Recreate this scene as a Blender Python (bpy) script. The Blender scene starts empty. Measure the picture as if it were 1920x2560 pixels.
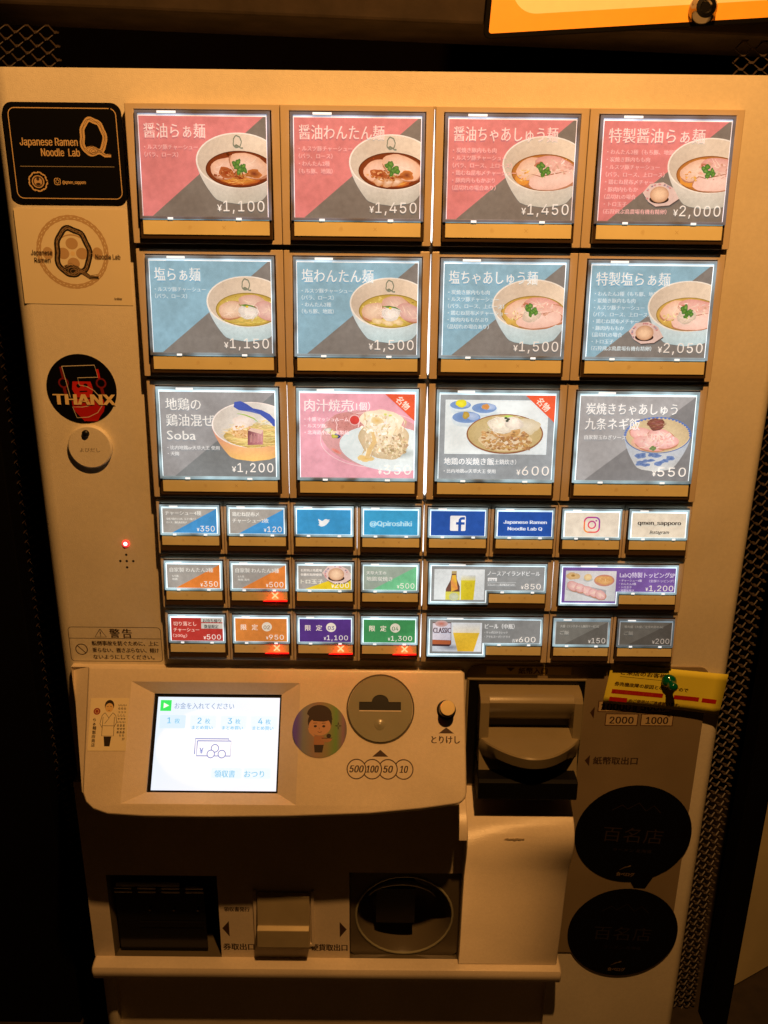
import bpy, math, random, os
from mathutils import Vector, Matrix
from mathutils.geometry import tessellate_polygon
random.seed(7)
S = bpy.context.scene
COL = S.collection
R = math.radians

# ---------------------------------------------------------------- camera, world, lamp, exposure
cam = bpy.data.cameras.new('camera')
cam.sensor_fit = 'VERTICAL'; cam.sensor_height = 24.0
cam.lens = 2080.0 / 2560.0 * 24.0
cam.clip_start = 0.01; cam.clip_end = 50
camo = bpy.data.objects.new('camera', cam); COL.objects.link(camo)
camo.location = (-0.0311322, -0.5913847, -0.0788715)
camo.rotation_euler = (1.24914464, -0.01034278, 0.00138020)
S.camera = camo
W = bpy.data.worlds.new('World'); S.world = W; W.use_nodes = True
W.node_tree.nodes['Background'].inputs[0].default_value = (1.0, 0.40, 0.12, 1)
W.node_tree.nodes['Background'].inputs[1].default_value = 0.0006
S.view_settings.view_transform = 'Standard'; S.view_settings.look = 'None'
S.view_settings.exposure = 0.0; S.view_settings.gamma = 1.0
# the one warm ceiling spot lamp over the machine
sp = bpy.data.lights.new('spot_lamp', 'SPOT')
sp.energy = 25.4; sp.color = (1.0, 0.463, 0.128); sp.spot_size = R(125); sp.spot_blend = 0.6
sp.shadow_soft_size = 0.011
spo = bpy.data.objects.new('ceiling_spot_lamp', sp); COL.objects.link(spo)
spo.location = (0.065, -0.435, 0.43)
spo.rotation_euler = (Vector((-0.03, 0.0, -0.24)) - Vector(spo.location)).to_track_quat('-Z', 'Y').to_euler()
S.cycles.max_bounces = 6; S.cycles.diffuse_bounces = 2; S.cycles.transparent_max_bounces = 12
S.cycles.use_denoising = True

# ---------------------------------------------------------------- helpers
def lin(c):
    r = []
    for v in c[:3]:
        v = v / 255.0
        r.append(v / 12.92 if v <= 0.04045 else ((v + 0.055) / 1.055) ** 2.4)
    return tuple(r)

def mat(name, base=(.5, .5, .5), rough=.5, metal=0., noise=0., nscale=60., bump=0., bscale=900., emit=None, estr=0., spec=.5, attr=False, ecol_attr=False, coat=0., enoise=0., blotch=0.):
    m = bpy.data.materials.new(name); m.use_nodes = True
    n = m.node_tree; N = n.nodes; L = n.links
    p = N['Principled BSDF']
    p.inputs['Base Color'].default_value = (*base, 1)
    p.inputs['Roughness'].default_value = rough
    p.inputs['Metallic'].default_value = metal
    p.inputs['Specular IOR Level'].default_value = spec
    p.inputs['Coat Weight'].default_value = coat
    tc = N.new('ShaderNodeTexCoord')
    src = None
    if attr:
        a = N.new('ShaderNodeAttribute'); a.attribute_name = 'Col'; src = a.outputs['Color']
    def nz(scale, detail=4.):
        t = N.new('ShaderNodeTexNoise'); t.inputs['Scale'].default_value = scale; t.inputs['Detail'].default_value = detail
        L.new(tc.outputs['Object'], t.inputs['Vector']); return t
    def scaled(src_socket, amt, scale, detail=4.):
        t = nz(scale, detail)
        mr = N.new('ShaderNodeMapRange'); mr.inputs['From Min'].default_value = .3; mr.inputs['From Max'].default_value = .7
        mr.inputs['To Min'].default_value = 1 - amt; mr.inputs['To Max'].default_value = 1 + amt * .6
        L.new(t.outputs['Fac'], mr.inputs['Value'])
        v = N.new('ShaderNodeVectorMath'); v.operation = 'SCALE'
        if src_socket is None: v.inputs[0].default_value = base
        else: L.new(src_socket, v.inputs[0])
        L.new(mr.outputs['Result'], v.inputs['Scale'])
        return v.outputs['Vector']
    out = src
    if noise: out = scaled(out, noise, nscale)
    if blotch: out = scaled(out, blotch, 14., 6.)
    if out is not None:
        if attr and not ecol_attr: L.new(out, p.inputs['Base Color'])
        elif not attr: L.new(out, p.inputs['Base Color'])
        else:
            v = N.new('ShaderNodeVectorMath'); v.operation = 'SCALE'; v.inputs['Scale'].default_value = .45
            L.new(out, v.inputs[0]); L.new(v.outputs['Vector'], p.inputs['Base Color'])
    if emit is not None or ecol_attr:
        p.inputs['Emission Strength'].default_value = estr
        if ecol_attr:
            e = out if not enoise else scaled(out, enoise, 38., 3.)
            L.new(e, p.inputs['Emission Color'])
        else:
            p.inputs['Emission Color'].default_value = (*emit, 1)
            if enoise:
                t = nz(45., 2.); mr = N.new('ShaderNodeMapRange')
                mr.inputs['From Min'].default_value = .3; mr.inputs['From Max'].default_value = .72
                mr.inputs['To Min'].default_value = estr * (1 - enoise); mr.inputs['To Max'].default_value = estr * (1 + enoise)
                L.new(t.outputs['Fac'], mr.inputs['Value']); L.new(mr.outputs['Result'], p.inputs['Emission Strength'])
    if bump:
        t = nz(bscale, 3.); b = N.new('ShaderNodeBump'); b.inputs['Strength'].default_value = bump; b.inputs['Distance'].default_value = .0004
        L.new(t.outputs['Fac'], b.inputs['Height']); L.new(b.outputs['Normal'], p.inputs['Normal'])
    return m

M = {}
M['white'] = mat('cream_painted_steel', (.80, .74, .60), .42, noise=.045, nscale=420, bump=.5, bscale=1500, blotch=.09)
M['tower'] = mat('cream_moulded_plastic', (.80, .70, .56), .28, noise=.045, nscale=420, bump=.3, bscale=1200, blotch=.11)
M['frame'] = mat('beige_plastic_frame', (.60, .50, .36), .30, noise=.05, nscale=30, bump=.1)
M['plate'] = mat('window_plate', (.86, .78, .46), .33, noise=.05, nscale=60, blotch=.08)
M['body'] = mat('smoked_plastic', (.055, .034, .018), .18)
M['bay'] = mat('dark_bay', (.42, .33, .22), .5)
M['greige'] = mat('greige_plastic', (.30, .29, .20), .26, noise=.06, nscale=40, bump=.08)
M['unit'] = mat('dark_greige_plastic', (.27, .225, .135), .24, noise=.06, nscale=40, bump=.06)
M['decal'] = mat('brown_decal_plate', (.27, .21, .13), .45, noise=.06, nscale=20, bump=.2, blotch=.1)
M['black'] = mat('black_plastic', (.006, .006, .007), .35)
M['blackgloss'] = mat('black_vinyl', (.0022, .0022, .0026), .5, spec=.15, bump=.05)
M['ink'] = mat('dark_brown_ink', (.055, .03, .018), .6)
M['dimink'] = mat('faint_ink', (.16, .12, .07), .7)
M['print'] = mat('printed_paper', (1, 1, 1), .5, attr=True, noise=.03, nscale=120)
M['matblack'] = mat('matt_black_plastic', (.003, .003, .003), .6, spec=.15)
M['gold'] = mat('turned_brass', (1.0, .80, .42), .34, metal=.8)
M['chrome'] = mat('dark_chrome', (.35, .33, .3), .18, metal=1.)
M['green'] = mat('green_glossy_magnet', (.0, .10, .045), .12, coat=.6)
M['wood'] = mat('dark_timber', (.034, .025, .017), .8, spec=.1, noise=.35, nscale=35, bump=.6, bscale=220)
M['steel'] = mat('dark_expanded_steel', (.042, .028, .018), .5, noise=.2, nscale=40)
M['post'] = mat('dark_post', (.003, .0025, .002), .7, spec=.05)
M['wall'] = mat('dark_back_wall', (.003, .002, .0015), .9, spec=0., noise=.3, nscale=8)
M['board'] = mat('tan_board', (.90, .78, .46), .6, noise=.12, nscale=14, bump=.2)
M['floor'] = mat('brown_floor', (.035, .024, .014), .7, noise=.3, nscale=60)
M['slotdark'] = mat('slot_shadow', (.004, .0035, .003), .4)
M['tray'] = mat('grey_brown_tray', (.11, .09, .058), .3)
M['clearbit'] = mat('smoked_clear_flap', (.008, .007, .005), .15, spec=.25)
M['back'] = mat('backlight_diffuser', (.8, .85, .9), .5, emit=(.74, .92, 1.0), estr=1.25, enoise=.35)
M['backdim'] = mat('backlight_diffuser_dim', (.5, .5, .5), .5, emit=(.62, .78, .9), estr=.35, enoise=.5)
M['leak'] = mat('backlight_gap', (.8, .85, .9), .5, emit=(.95, .95, 1.0), estr=2.2)
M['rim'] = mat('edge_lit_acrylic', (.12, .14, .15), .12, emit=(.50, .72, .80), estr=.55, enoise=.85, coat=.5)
M['rim1'] = mat('edge_lit_acrylic_top', (.14, .14, .15), .12, emit=(.42, .48, .62), estr=.15, enoise=.9, coat=.5)
M['rim2'] = mat('edge_lit_acrylic_mid', (.13, .14, .15), .12, emit=(.45, .64, .74), estr=.30, enoise=.9, coat=.5)
M['back1'] = mat('backlight_diffuser_top', (.8, .85, .9), .5, emit=(.78, .84, 1.0), estr=.72, enoise=.5)
M['back2'] = mat('backlight_diffuser_mid', (.8, .85, .9), .5, emit=(.76, .9, 1.0), estr=.95, enoise=.4)
M['rimdark'] = mat('edge_lit_acrylic_dim', (.10, .10, .10), .12, emit=(.42, .60, .68), estr=.14, enoise=.85, coat=.5)
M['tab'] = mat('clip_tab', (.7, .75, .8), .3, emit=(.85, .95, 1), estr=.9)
M['red_led'] = mat('red_led', (.5, .0, .0), .4, emit=(1, .012, .008), estr=1.15)
M['redx'] = mat('lit_cross', (.9, .5, .3), .4, emit=(1., .40, .20), estr=1.5)
M['ledcore'] = mat('indicator_core', (1, 1, 1), .3, emit=(1., .75, .75), estr=2.2)
M['ledring'] = mat('indicator_ring', (1, .1, .1), .3, emit=(1., .04, .035), estr=1.5)
M['screen'] = mat('display_panel', (1, 1, 1), .2, attr=True, ecol_attr=True, estr=1.02)
def redplate():
    m = mat('window_plate_red_lit', (.62, .52, .32), .33)
    return m
for k, s in (('p1', .80), ('p2', .86), ('p3', 1.06), ('p4', .95), ('p5', .92), ('p6', .9), ('pd', .62), ('pdd', .34)):
    M[k] = mat('backlit_print_' + k, (1, 1, 1), .35, attr=True, ecol_attr=True, estr=s, noise=.11, nscale=240, enoise=.17)
for k, s in (('p1', .80), ('p2', .86), ('p3', 1.06), ('p4', .95), ('p5', .92), ('p6', .9), ('pd', .62), ('pdd', .34)):
    M[k + 'f'] = mat('backlit_photo_' + k, (1, 1, 1), .35, attr=True, ecol_attr=True, estr=s, noise=.085, nscale=480, enoise=.17)
def pane_mat():
    m = bpy.data.materials.new('clear_acrylic_cover'); m.use_nodes = True
    n = m.node_tree; n.nodes.clear()
    o = n.nodes.new('ShaderNodeOutputMaterial'); mx = n.nodes.new('ShaderNodeMixShader')
    t = n.nodes.new('ShaderNodeBsdfTransparent'); g = n.nodes.new('ShaderNodeBsdfGlossy'); f = n.nodes.new('ShaderNodeFresnel')
    t.inputs[0].default_value = (.97, .98, .97, 1); g.inputs['Roughness'].default_value = .12; f.inputs['IOR'].default_value = 1.4
    n.links.new(f.outputs[0], mx.inputs[0]); n.links.new(t.outputs[0], mx.inputs[1]); n.links.new(g.outputs[0], mx.inputs[2]); n.links.new(mx.outputs[0], o.inputs[0])
    return m
M['pane'] = pane_mat()
def holo_mat():
    m = mat('holographic_foil', (.3, .3, .3), .35, metal=.15)
    n = m.node_tree; N = n.nodes; L = n.links
    tc = N.new('ShaderNodeTexCoord'); sx = N.new('ShaderNodeSeparateXYZ'); L.new(tc.outputs['Generated'], sx.inputs[0])
    r = N.new('ShaderNodeValToRGB'); e = r.color_ramp.elements
    e[0].position = 0; e[0].color = (.14, .10, .75, 1); e[1].position = 1; e[1].color = (.16, .16, .16, 1)
    for p_, c_ in ((.08, (.16, .12, .6, 1)), (.2, (.24, .27, .30, 1)), (.45, (.36, .24, .18, 1)), (.65, (.30, .28, .14, 1)), (.8, (.17, .34, .10, 1)), (.93, (.30, .18, .26, 1))):
        x = e.new(p_); x.color = c_
    L.new(sx.outputs['X'], r.inputs[0]); L.new(r.outputs[0], N['Principled BSDF'].inputs['Base Color'])
    return m
M['holo'] = holo_mat()

MM = .001
class MB:
    """collects geometry in millimetres (x right, y away from the viewer, z up)"""
    def __init__(s, T=None): s.v = []; s.f = []; s.c = []; s.T = T
    def P(s, p):
        return s.T(*p) if s.T else tuple(p)
    def poly(s, pts, col=None):
        b = len(s.v); s.v += [s.P(p) for p in pts]; s.f.append(tuple(range(b, b + len(pts))))
        if col is None: col = (1, 1, 1)
        s.c += (list(col) if isinstance(col[0], (tuple, list)) else [col] * len(pts))
    def box(s, x0, x1, y0, y1, z0, z1, col=None):
        b = len(s.v)
        s.v += [s.P(p) for p in ((x0, y0, z0), (x1, y0, z0), (x1, y1, z0), (x0, y1, z0), (x0, y0, z1), (x1, y0, z1), (x1, y1, z1), (x0, y1, z1))]
        for f in ((0, 3, 2, 1), (4, 5, 6, 7), (0, 1, 5, 4), (1, 2, 6, 5), (2, 3, 7, 6), (3, 0, 4, 7)): s.f.append(tuple(b + i for i in f))
        s.c += [col or (1, 1, 1)] * 8
    def loft(s, rings, closed=True, cap0=True, cap1=True, col=None):
        b = len(s.v); n = len(rings[0])
        for r in rings: s.v += [s.P(p) for p in r]
        s.c += [col or (1, 1, 1)] * (n * len(rings))
        for i in range(len(rings) - 1):
            for j in range(n if closed else n - 1):
                k = (j + 1) % n
                s.f.append((b + i * n + j, b + i * n + k, b + (i + 1) * n + k, b + (i + 1) * n + j))
        if cap0: s.f.append(tuple(b + j for j in range(n))[::-1])
        if cap1: s.f.append(tuple(b + (len(rings) - 1) * n + j for j in range(n)))
    def tube(s, path, r, n=6, col=None):
        rings = []
        for i, p in enumerate(path):
            p = Vector(p); a = Vector(path[max(i - 1, 0)]); c = Vector(path[min(i + 1, len(path) - 1)])
            d = (c - a).normalized(); up = Vector((0, 1, 0)) if abs(d.y) < .9 else Vector((1, 0, 0))
            u = d.cross(up).normalized(); w = d.cross(u)
            rr = r[i] if isinstance(r, (list, tuple)) else r
            rings.append([tuple(p + u * rr * math.cos(2 * math.pi * k / n) + w * rr * math.sin(2 * math.pi * k / n)) for k in range(n)])
        s.loft(rings, col=col)
    def build(s, name, m, parent=None, bevel=0., smooth=False, segs=2, color=False, ang=35, fixn=True):
        me = bpy.data.meshes.new(name)
        me.from_pydata([(x * MM, y * MM, z * MM) for x, y, z in s.v], [], s.f)
        me.materials.append(m)
        if color:
            a = me.color_attributes.new('Col', 'FLOAT_COLOR', 'POINT')
            flat = []
            for c in s.c: flat += [c[0], c[1], c[2], 1.]
            a.data.foreach_set('color', flat)
        me.update()
        if fixn and not color:
            import bmesh
            bm = bmesh.new(); bm.from_mesh(me); bmesh.ops.recalc_face_normals(bm, faces=bm.faces); bm.to_mesh(me); bm.free()
        o = bpy.data.objects.new(name, me); COL.objects.link(o)
        if parent: o.parent = parent
        if name.endswith(('_marks', '_print', '_tabs', '_bars', '_icons', '_drawing', '_screen', '_outline', 'pocket_lettering', 'plate_lettering', 'award_lettering', 'tower_lettering', 'note_lettering')) and parent: o['kind'] = 'stuff'
        if bevel:
            b = o.modifiers.new('bevel', 'BEVEL'); b.width = bevel * MM; b.segments = segs; b.limit_method = 'ANGLE'; b.angle_limit = R(ang); b.harden_normals = False
        if smooth:
            for p in me.polygons: p.use_smooth = True
            try: me.set_sharp_from_angle(angle=R(40))
            except Exception: pass
        return o

def top(o, label, cat, group=None, kind=None):
    if label: o['label'] = label
    if cat: o['category'] = cat
    if group: o['group'] = group
    if kind: o['kind'] = kind
    return o
def empty(name, loc=(0, 0, 0)):
    o = bpy.data.objects.new(name, None); COL.objects.link(o); o.location = loc; o.empty_display_size = .05
    return o

# ---- fonts and lettering
def load_font():
    try:
        p = os.path.join(bpy.utils.system_resource('DATAFILES'), 'fonts', 'Inter.woff2')
        return bpy.data.fonts.load(p)
    except Exception:
        return None
INTER = load_font()
_cache = {}
def fill_contours(vs, edges):
    adj = {}
    for a, b in edges: adj.setdefault(a, []).append(b); adj.setdefault(b, []).append(a)
    seen = set(); loops = []
    for st in sorted(adj):
        if st in seen: continue
        loop = [st]; seen.add(st); prev, cur = None, st
        while True:
            nx = [q for q in adj[cur] if q != prev and q not in seen]
            if not nx: break
            nx = min(nx); prev, cur = cur, nx; loop.append(cur); seen.add(cur)
        if len(loop) > 2: loops.append(loop)
    def area(l): return sum(vs[l[i]][0] * vs[l[(i + 1) % len(l)]][1] - vs[l[(i + 1) % len(l)]][0] * vs[l[i]][1] for i in range(len(l))) / 2
    def inside(p, l):
        r = False
        for i in range(len(l)):
            a, b = vs[l[i]], vs[l[(i + 1) % len(l)]]
            if (a[1] > p[1]) != (b[1] > p[1]) and p[0] < (b[0] - a[0]) * (p[1] - a[1]) / (b[1] - a[1]) + a[0]: r = not r
        return r
    loops.sort(key=lambda l: -abs(area(l)))
    groups = []
    for l in loops:
        host = None
        for g in groups:
            if all(inside(vs[i], g[0]) for i in l): host = g
        if host: host.append(l)
        else: groups.append([l])
    fs = []
    for g in groups:
        idx = [i for l in g for i in l]
        for t in tessellate_polygon([[Vector((vs[i][0], vs[i][1], 0)) for i in l] for l in g]): fs.append(tuple(idx[k] for k in t))
    return vs, fs
def glyphs(body, font, offset=0., shear=0., spacing=1.):
    key = (body, font, offset, shear, spacing)
    if key in _cache: return _cache[key]
    c = bpy.data.curves.new('t', 'FONT'); c.body = body; c.size = 1.; c.offset = offset; c.shear = shear; c.resolution_u = 2; c.space_character = spacing
    own = font == 'inter' and INTER is not None
    if own: c.font = INTER; c.fill_mode = 'NONE'
    o = bpy.data.objects.new('t', c); COL.objects.link(o)
    dg = bpy.context.evaluated_depsgraph_get()
    me = bpy.data.meshes.new_from_object(o.evaluated_get(dg))
    K_ = INTER_K if font == 'inter' else 1.
    vs = [(v.co.x * K_, v.co.y * K_) for v in me.vertices]; fs = [tuple(p.vertices) for p in me.polygons]
    if own: vs, fs = fill_contours(vs, [tuple(e.vertices) for e in me.edges])
    bpy.data.objects.remove(o); bpy.data.curves.remove(c); bpy.data.meshes.remove(me)
    _cache[key] = (vs, fs); return _cache[key]

INTER_K = 1.
_v, _f = glyphs('H', 'inter'); INTER_K = .73 / max(p[1] for p in _v); _cache.clear()

class Art:
    """flat print in sheet millimetres: u right, v down, clipped to w x h; F(u, v, d) -> point in space"""
    def __init__(s, F, w, h, d0=.05, step=.0016):
        s.mb = MB(); s.tx = MB(); s.F = F; s.w = w; s.h = h; s.d = d0; s.step = step; s.td = 0.9
    def clip(s, pts):
        for ax, lim, sgn in ((0, 0, 1), (0, s.w, -1), (1, 0, 1), (1, s.h, -1)):
            out = []
            for i in range(len(pts)):
                a = pts[i]; b = pts[(i + 1) % len(pts)]
                da = (a[0][ax] - lim) * sgn; db = (b[0][ax] - lim) * sgn
                if da >= 0: out.append(a)
                if (da >= 0) != (db >= 0):
                    t = da / (da - db)
                    out.append((tuple(a[0][k] + t * (b[0][k] - a[0][k]) for k in (0, 1)), tuple(a[1][k] + t * (b[1][k] - a[1][k]) for k in range(3))))
            pts = out
            if len(pts) < 3: return None
        return pts
    def conv(s, pts, cols):
        q = s.clip(list(zip([tuple(p) for p in pts], cols)))
        if q: s.mb.poly([s.F(p[0], p[1], s.d) for p, c in q], [c for p, c in q])
    def poly(s, pts, col):
        s.d += s.step
        c = lin(col) if not isinstance(col[0], tuple) else None
        cols = [c] * len(pts) if c else [lin(x) for x in col]
        for t in tessellate_polygon([[Vector((p[0], p[1], 0)) for p in pts]]):
            s.conv([pts[i] for i in t], [cols[i] for i in t])
    def rect(s, u0, v0, u1, v1, col): s.poly([(u0, v0), (u1, v0), (u1, v1), (u0, v1)], col)
    def rrect(s, u0, v0, u1, v1, r, col, n=5):
        s.poly(rr_pts(u0, v0, u1, v1, r, n), col)
    def ell(s, cx, cy, rx, ry, cin, cout=None, rot=0., jit=0., n=28, rings=4, a0=0, a1=360, power=1.):
        s.d += s.step; cout = cout or cin; ci = lin(cin); co = lin(cout)
        ph = [random.uniform(0, 6.28) for _ in range(4)]
        def pt(f, a):
            k = 1 + jit * (math.sin(2 * a + ph[0]) + .7 * math.sin(3 * a + ph[1]) + .5 * math.sin(5 * a + ph[2]) + .35 * math.sin(9 * a + ph[3])) * .45
            x = rx * f * k * math.cos(a); y = ry * f * k * math.sin(a)
            return (cx + x * math.cos(rot) - y * math.sin(rot), cy + x * math.sin(rot) + y * math.cos(rot))
        def cc(f):
            g = f ** power; return tuple(ci[k] + (co[k] - ci[k]) * g for k in range(3))
        for i in range(rings):
            f0 = i / rings; f1 = (i + 1) / rings
            for j in range(n):
                b0 = R(a0 + (a1 - a0) * j / n); b1 = R(a0 + (a1 - a0) * (j + 1) / n)
                if i == 0: s.conv([pt(0, b0), pt(f1, b0), pt(f1, b1)], [cc(0), cc(f1), cc(f1)])
                else: s.conv([pt(f0, b0), pt(f1, b0), pt(f1, b1), pt(f0, b1)], [cc(f0), cc(f1), cc(f1), cc(f0)])
    def line(s, pts, w, col, taper=False, closed=False):
        s.d += s.step; c = lin(col)
        if closed: pts = list(pts) + [pts[0], pts[1]]
        L = []; n = len(pts)
        for i, p in enumerate(pts):
            a = pts[max(i - 1, 0)]; b = pts[min(i + 1, n - 1)]
            dx, dy = b[0] - a[0], b[1] - a[1]; l = math.hypot(dx, dy) or 1
            ww = w[i] / 2 if isinstance(w, (list, tuple)) else w / 2
            if taper: ww *= .25 + .75 * math.sin(math.pi * i / (n - 1))
            L.append(((p[0] - dy / l * ww, p[1] + dx / l * ww), (p[0] + dy / l * ww, p[1] - dx / l * ww)))
        for i in range(n - 1): s.conv([L[i][0], L[i + 1][0], L[i + 1][1], L[i][1]], [c] * 4)
    def ring(s, cx, cy, r, w, col, n=32, ry=None, a0=0, a1=360):
        ry = ry or r
        s.line([(cx + r * math.cos(R(a0 + (a1 - a0) * i / n)), cy + ry * math.sin(R(a0 + (a1 - a0) * i / n))) for i in range(n + 1)], w, col)
    def text(s, body, u, v, size, col=(245, 240, 232), width=None, font='cjk', bold=0., align='l', offset=0., shear=0., spacing=1., rot=0., dd=0., clip=False):
        vs, fs = glyphs(body, font, offset, shear, spacing)
        if not vs: return
        x0 = min(p[0] for p in vs); x1 = max(p[0] for p in vs)
        sx = size
        if width: sx = width / (x1 - x0)
        wd = (x1 - x0) * sx
        o = 0 if align == 'l' else (-wd if align == 'r' else -wd / 2)
        cr, sr = math.cos(rot), math.sin(rot); c = lin(col)
        reps = (0,) if not bold else (-bold / 2, bold / 2) if bold < .35 else (-bold / 2, 0, bold / 2)
        for k, bx in enumerate(reps):
            b = len(s.tx.v)
            for (x, y) in vs:
                px = (x - x0) * sx + o + bx; py = -y * size
                s.tx.v.append(s.F(u + px * cr - py * sr, v + px * sr + py * cr, s.td + dd + .02 * k))
                s.tx.c.append(c)
            s.tx.f += [tuple(b + i for i in f) for f in fs]

def rr_pts(u0, v0, u1, v1, r, n=5):
    P = []
    for cx, cy, a in ((u1 - r, v0 + r, -90), (u1 - r, v1 - r, 0), (u0 + r, v1 - r, 90), (u0 + r, v0 + r, 180)):
        for i in range(n + 1):
            t = R(a + 90 * i / n); P.append((cx + r * math.cos(t), cy + r * math.sin(t)))
    return P

def jitc(c, k=12):
    d = random.uniform(-k, k); return tuple(max(0, min(255, x + d + random.uniform(-k / 3, k / 3))) for x in c)

# ---------------------------------------------------------------- food pictures (flat print)
def rope_q(A, cx, cy, r, col, w=.35, strands=4, tail=True, asp=1.15, wob=.09, band=None, accent=None):
    def shape(a, f, ph, n=5):
        c, q = math.cos(a), math.sin(a); k = (abs(c) ** 2.3 + abs(q) ** 2.3) ** (-1 / 2.3)
        rr = r * k * (1 + f * math.sin(n * a + ph) + .05 * math.sin(3 * a + 1) + .035 * math.sin(7 * a + 2))
        return (cx + rr * .84 * c - .06 * r * q, cy + rr * asp * q + .05 * r * c)
    tails = [[(cx - r * .55, cy + r * (.86 + o)), (cx - r * .15, cy + r * (.70 + o)), (cx + r * .3, cy + r * (.95 + o * .8)), (cx + r * .75, cy + r * (1.28 + o * .6)), (cx + r * 1.2, cy + r * (1.30 + o * 1.2))] for o in (-.14, -.05, .05, .14)]
    if band:
        A.line([shape(i * math.pi / 36, 0, 0) for i in range(73)], band * r, col)
        if tail:
            A.ell(cx - r * .05, cy + r * .98, r * .42, r * .32, col, n=20, rings=1)
            A.line([(cx - r * .5, cy + r * .8), (cx, cy + r * .78), (cx + r * .4, cy + r * 1.0), (cx + r * .8, cy + r * 1.28), (cx + r * 1.25, cy + r * 1.3)], [band * r * .8] * 3 + [band * r * .7, band * r * .5], col)
        col = accent
    for k in range(strands):
        ph = 2 * math.pi * k / strands
        A.line([shape(i * math.pi / 36, wob, ph) for i in range(73)], w, col)
    if tail:
        for t in tails[:max(2, strands)]: A.line(t, w, col)
        A.ring(cx - r * .05, cy + r * .98, r * .3, w, col, n=16, ry=r * .22); A.ring(cx - r * .05, cy + r * .98, r * .16, w, col, n=12, ry=r * .11)
def herb(A, cx, cy, k=1.):
    for s_ in range(3):
        A.line([(cx, cy), (cx + random.uniform(-.5, .8) * k, cy + 1.6 * k), (cx + random.uniform(-1, 1.2) * k, cy + 3.4 * k)], .4 * k, (190, 200, 120))
    for (dx, dy, r) in ((-2.2, -1.8, 1.5), (-.6, -2.6, 1.6), (-1.2, -.6, 1.5), (1.6, .1, 1.7), (2.8, 1.0, 1.3), (.2, .9, 1.4), (-.3, 2.0, 1.2), (2.2, -.9, 1.2)):
        A.ell(cx + dx * k, cy + dy * k, r * k, r * .85 * k, jitc((120, 165, 70), 14), (62, 112, 48), rot=random.uniform(0, 3), jit=.35, n=14, rings=2)
def chashu(A, cx, cy, rx, ry, rot=0., c=(232, 192, 170), e=(214, 158, 132), fat=True):
    rx *= 1.08; ry *= 1.12
    A.ell(cx + .3, cy + .5, rx * 1.02, ry * 1.04, (186, 130, 98), (186, 130, 98), rot=rot, jit=.09, n=24, rings=1)
    A.ell(cx, cy, rx, ry, c, e, rot=rot, jit=.09, n=26, rings=4, power=1.8)
    if fat:
        for i in range(4):
            a = random.uniform(-1, 1) + rot; x = cx + random.uniform(-.5, .5) * rx; y = cy + random.uniform(-.5, .5) * ry
            A.line([(x - rx * .3 * math.cos(a), y - rx * .3 * math.sin(a)), (x + rx * .05, y + ry * .12), (x + rx * .3 * math.cos(a), y + rx * .3 * math.sin(a))], .55, jitc((244, 220, 200), 6), taper=True)
def noodles(A, cx, cy, rx, ry, n, c, w=.5):
    for i in range(n):
        a = random.uniform(0, 6.28); q = math.sqrt(random.random()) * .85
        x = cx + rx * q * math.cos(a); y = cy + ry * q * math.sin(a); t = random.uniform(-.7, .7); l = random.uniform(.25, .5) * rx; b = random.uniform(-.35, .35) * l
        A.line([(x - l * math.cos(t), y - l * math.sin(t) * .5), (x - .3 * l * math.cos(t), y + b * .6 - .2 * l * math.sin(t)), (x + .35 * l * math.cos(t), y + b * .7), (x + l * math.cos(t), y + l * math.sin(t) * .5)], w, jitc(c, 24), taper=True)
def heap(A, cx, cy, rx, ry, n, c, w=.3):
    A.ell(cx, cy, rx, ry, tuple(min(255, x + 6) for x in c), tuple(x - 26 for x in c), jit=.15, n=22, rings=3)
    for i in range(n):
        a = random.uniform(0, 6.28); r = random.uniform(.1, .8); x = cx + rx * r * math.cos(a); y = cy + ry * r * math.sin(a)
        b0 = random.uniform(0, 6.28); rr = random.uniform(.25, .6) * rx
        A.line([(x + rr * math.cos(b0 + k * .5), y + rr * .7 * math.sin(b0 + k * .5)) for k in range(5)], w, jitc(c, 16), taper=True)
def bowl_shape(A, cx, cy, rx, ry, bot, out_t, out_b, inner_l, inner_r, rim=(240, 232, 220), bias=.36):
    # outside of the bowl below the rim
    d = bot - cy
    prof = []
    n = 18
    def hw(t): return rx * (1 - .20 * t - .34 * t * t) * (1 if t < .86 else max(0, 1 - ((t - .86) / .14) ** 2) ** .5)
    oT = lin(out_t); oB = lin(out_b)
    A.d += A.step
    y0 = cy + ry * .08
    for i in range(n):
        t0 = i / n; t1 = (i + 1) / n; a = hw(t0); b = hw(t1)
        for k in range(8):
            f0 = -1 + k / 4; f1 = -1 + (k + 1) / 4
            def C(f, t):
                sh = 1 - .16 * max(0, f) ** 2 - .10 * max(0, -f) ** 2
                return tuple((oT[q] + (oB[q] - oT[q]) * t) * sh for q in range(3))
            A.conv([(cx + a * f0, y0 + t0 * (bot - y0)), (cx + a * f1, y0 + t0 * (bot - y0)), (cx + b * f1, y0 + t1 * (bot - y0)), (cx + b * f0, y0 + t1 * (bot - y0))], [C(f0, t0), C(f1, t0), C(f1, t1), C(f0, t1)])
    A.ell(cx, cy, rx, ry, rim, rim, n=44, rings=1)
    # inner wall, shaded sideways in the photograph of the bowl
    A.d += A.step
    il = lin(inner_l); ir = lin(inner_r); n = 44
    for j in range(n):
        a = 2 * math.pi * j / n; b = 2 * math.pi * (j + 1) / n
        def C(x): t = (x / rx + 1) / 2; return tuple(il[q] + (ir[q] - il[q]) * t for q in range(3))
        p0 = (rx * .965 * math.cos(a), ry * .955 * math.sin(a)); p1 = (rx * .965 * math.cos(b), ry * .955 * math.sin(b))
        A.conv([(cx, cy), (cx + p0[0], cy + p0[1]), (cx + p1[0], cy + p1[1])], [C(0), C(p0[0]), C(p1[0])])
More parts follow.
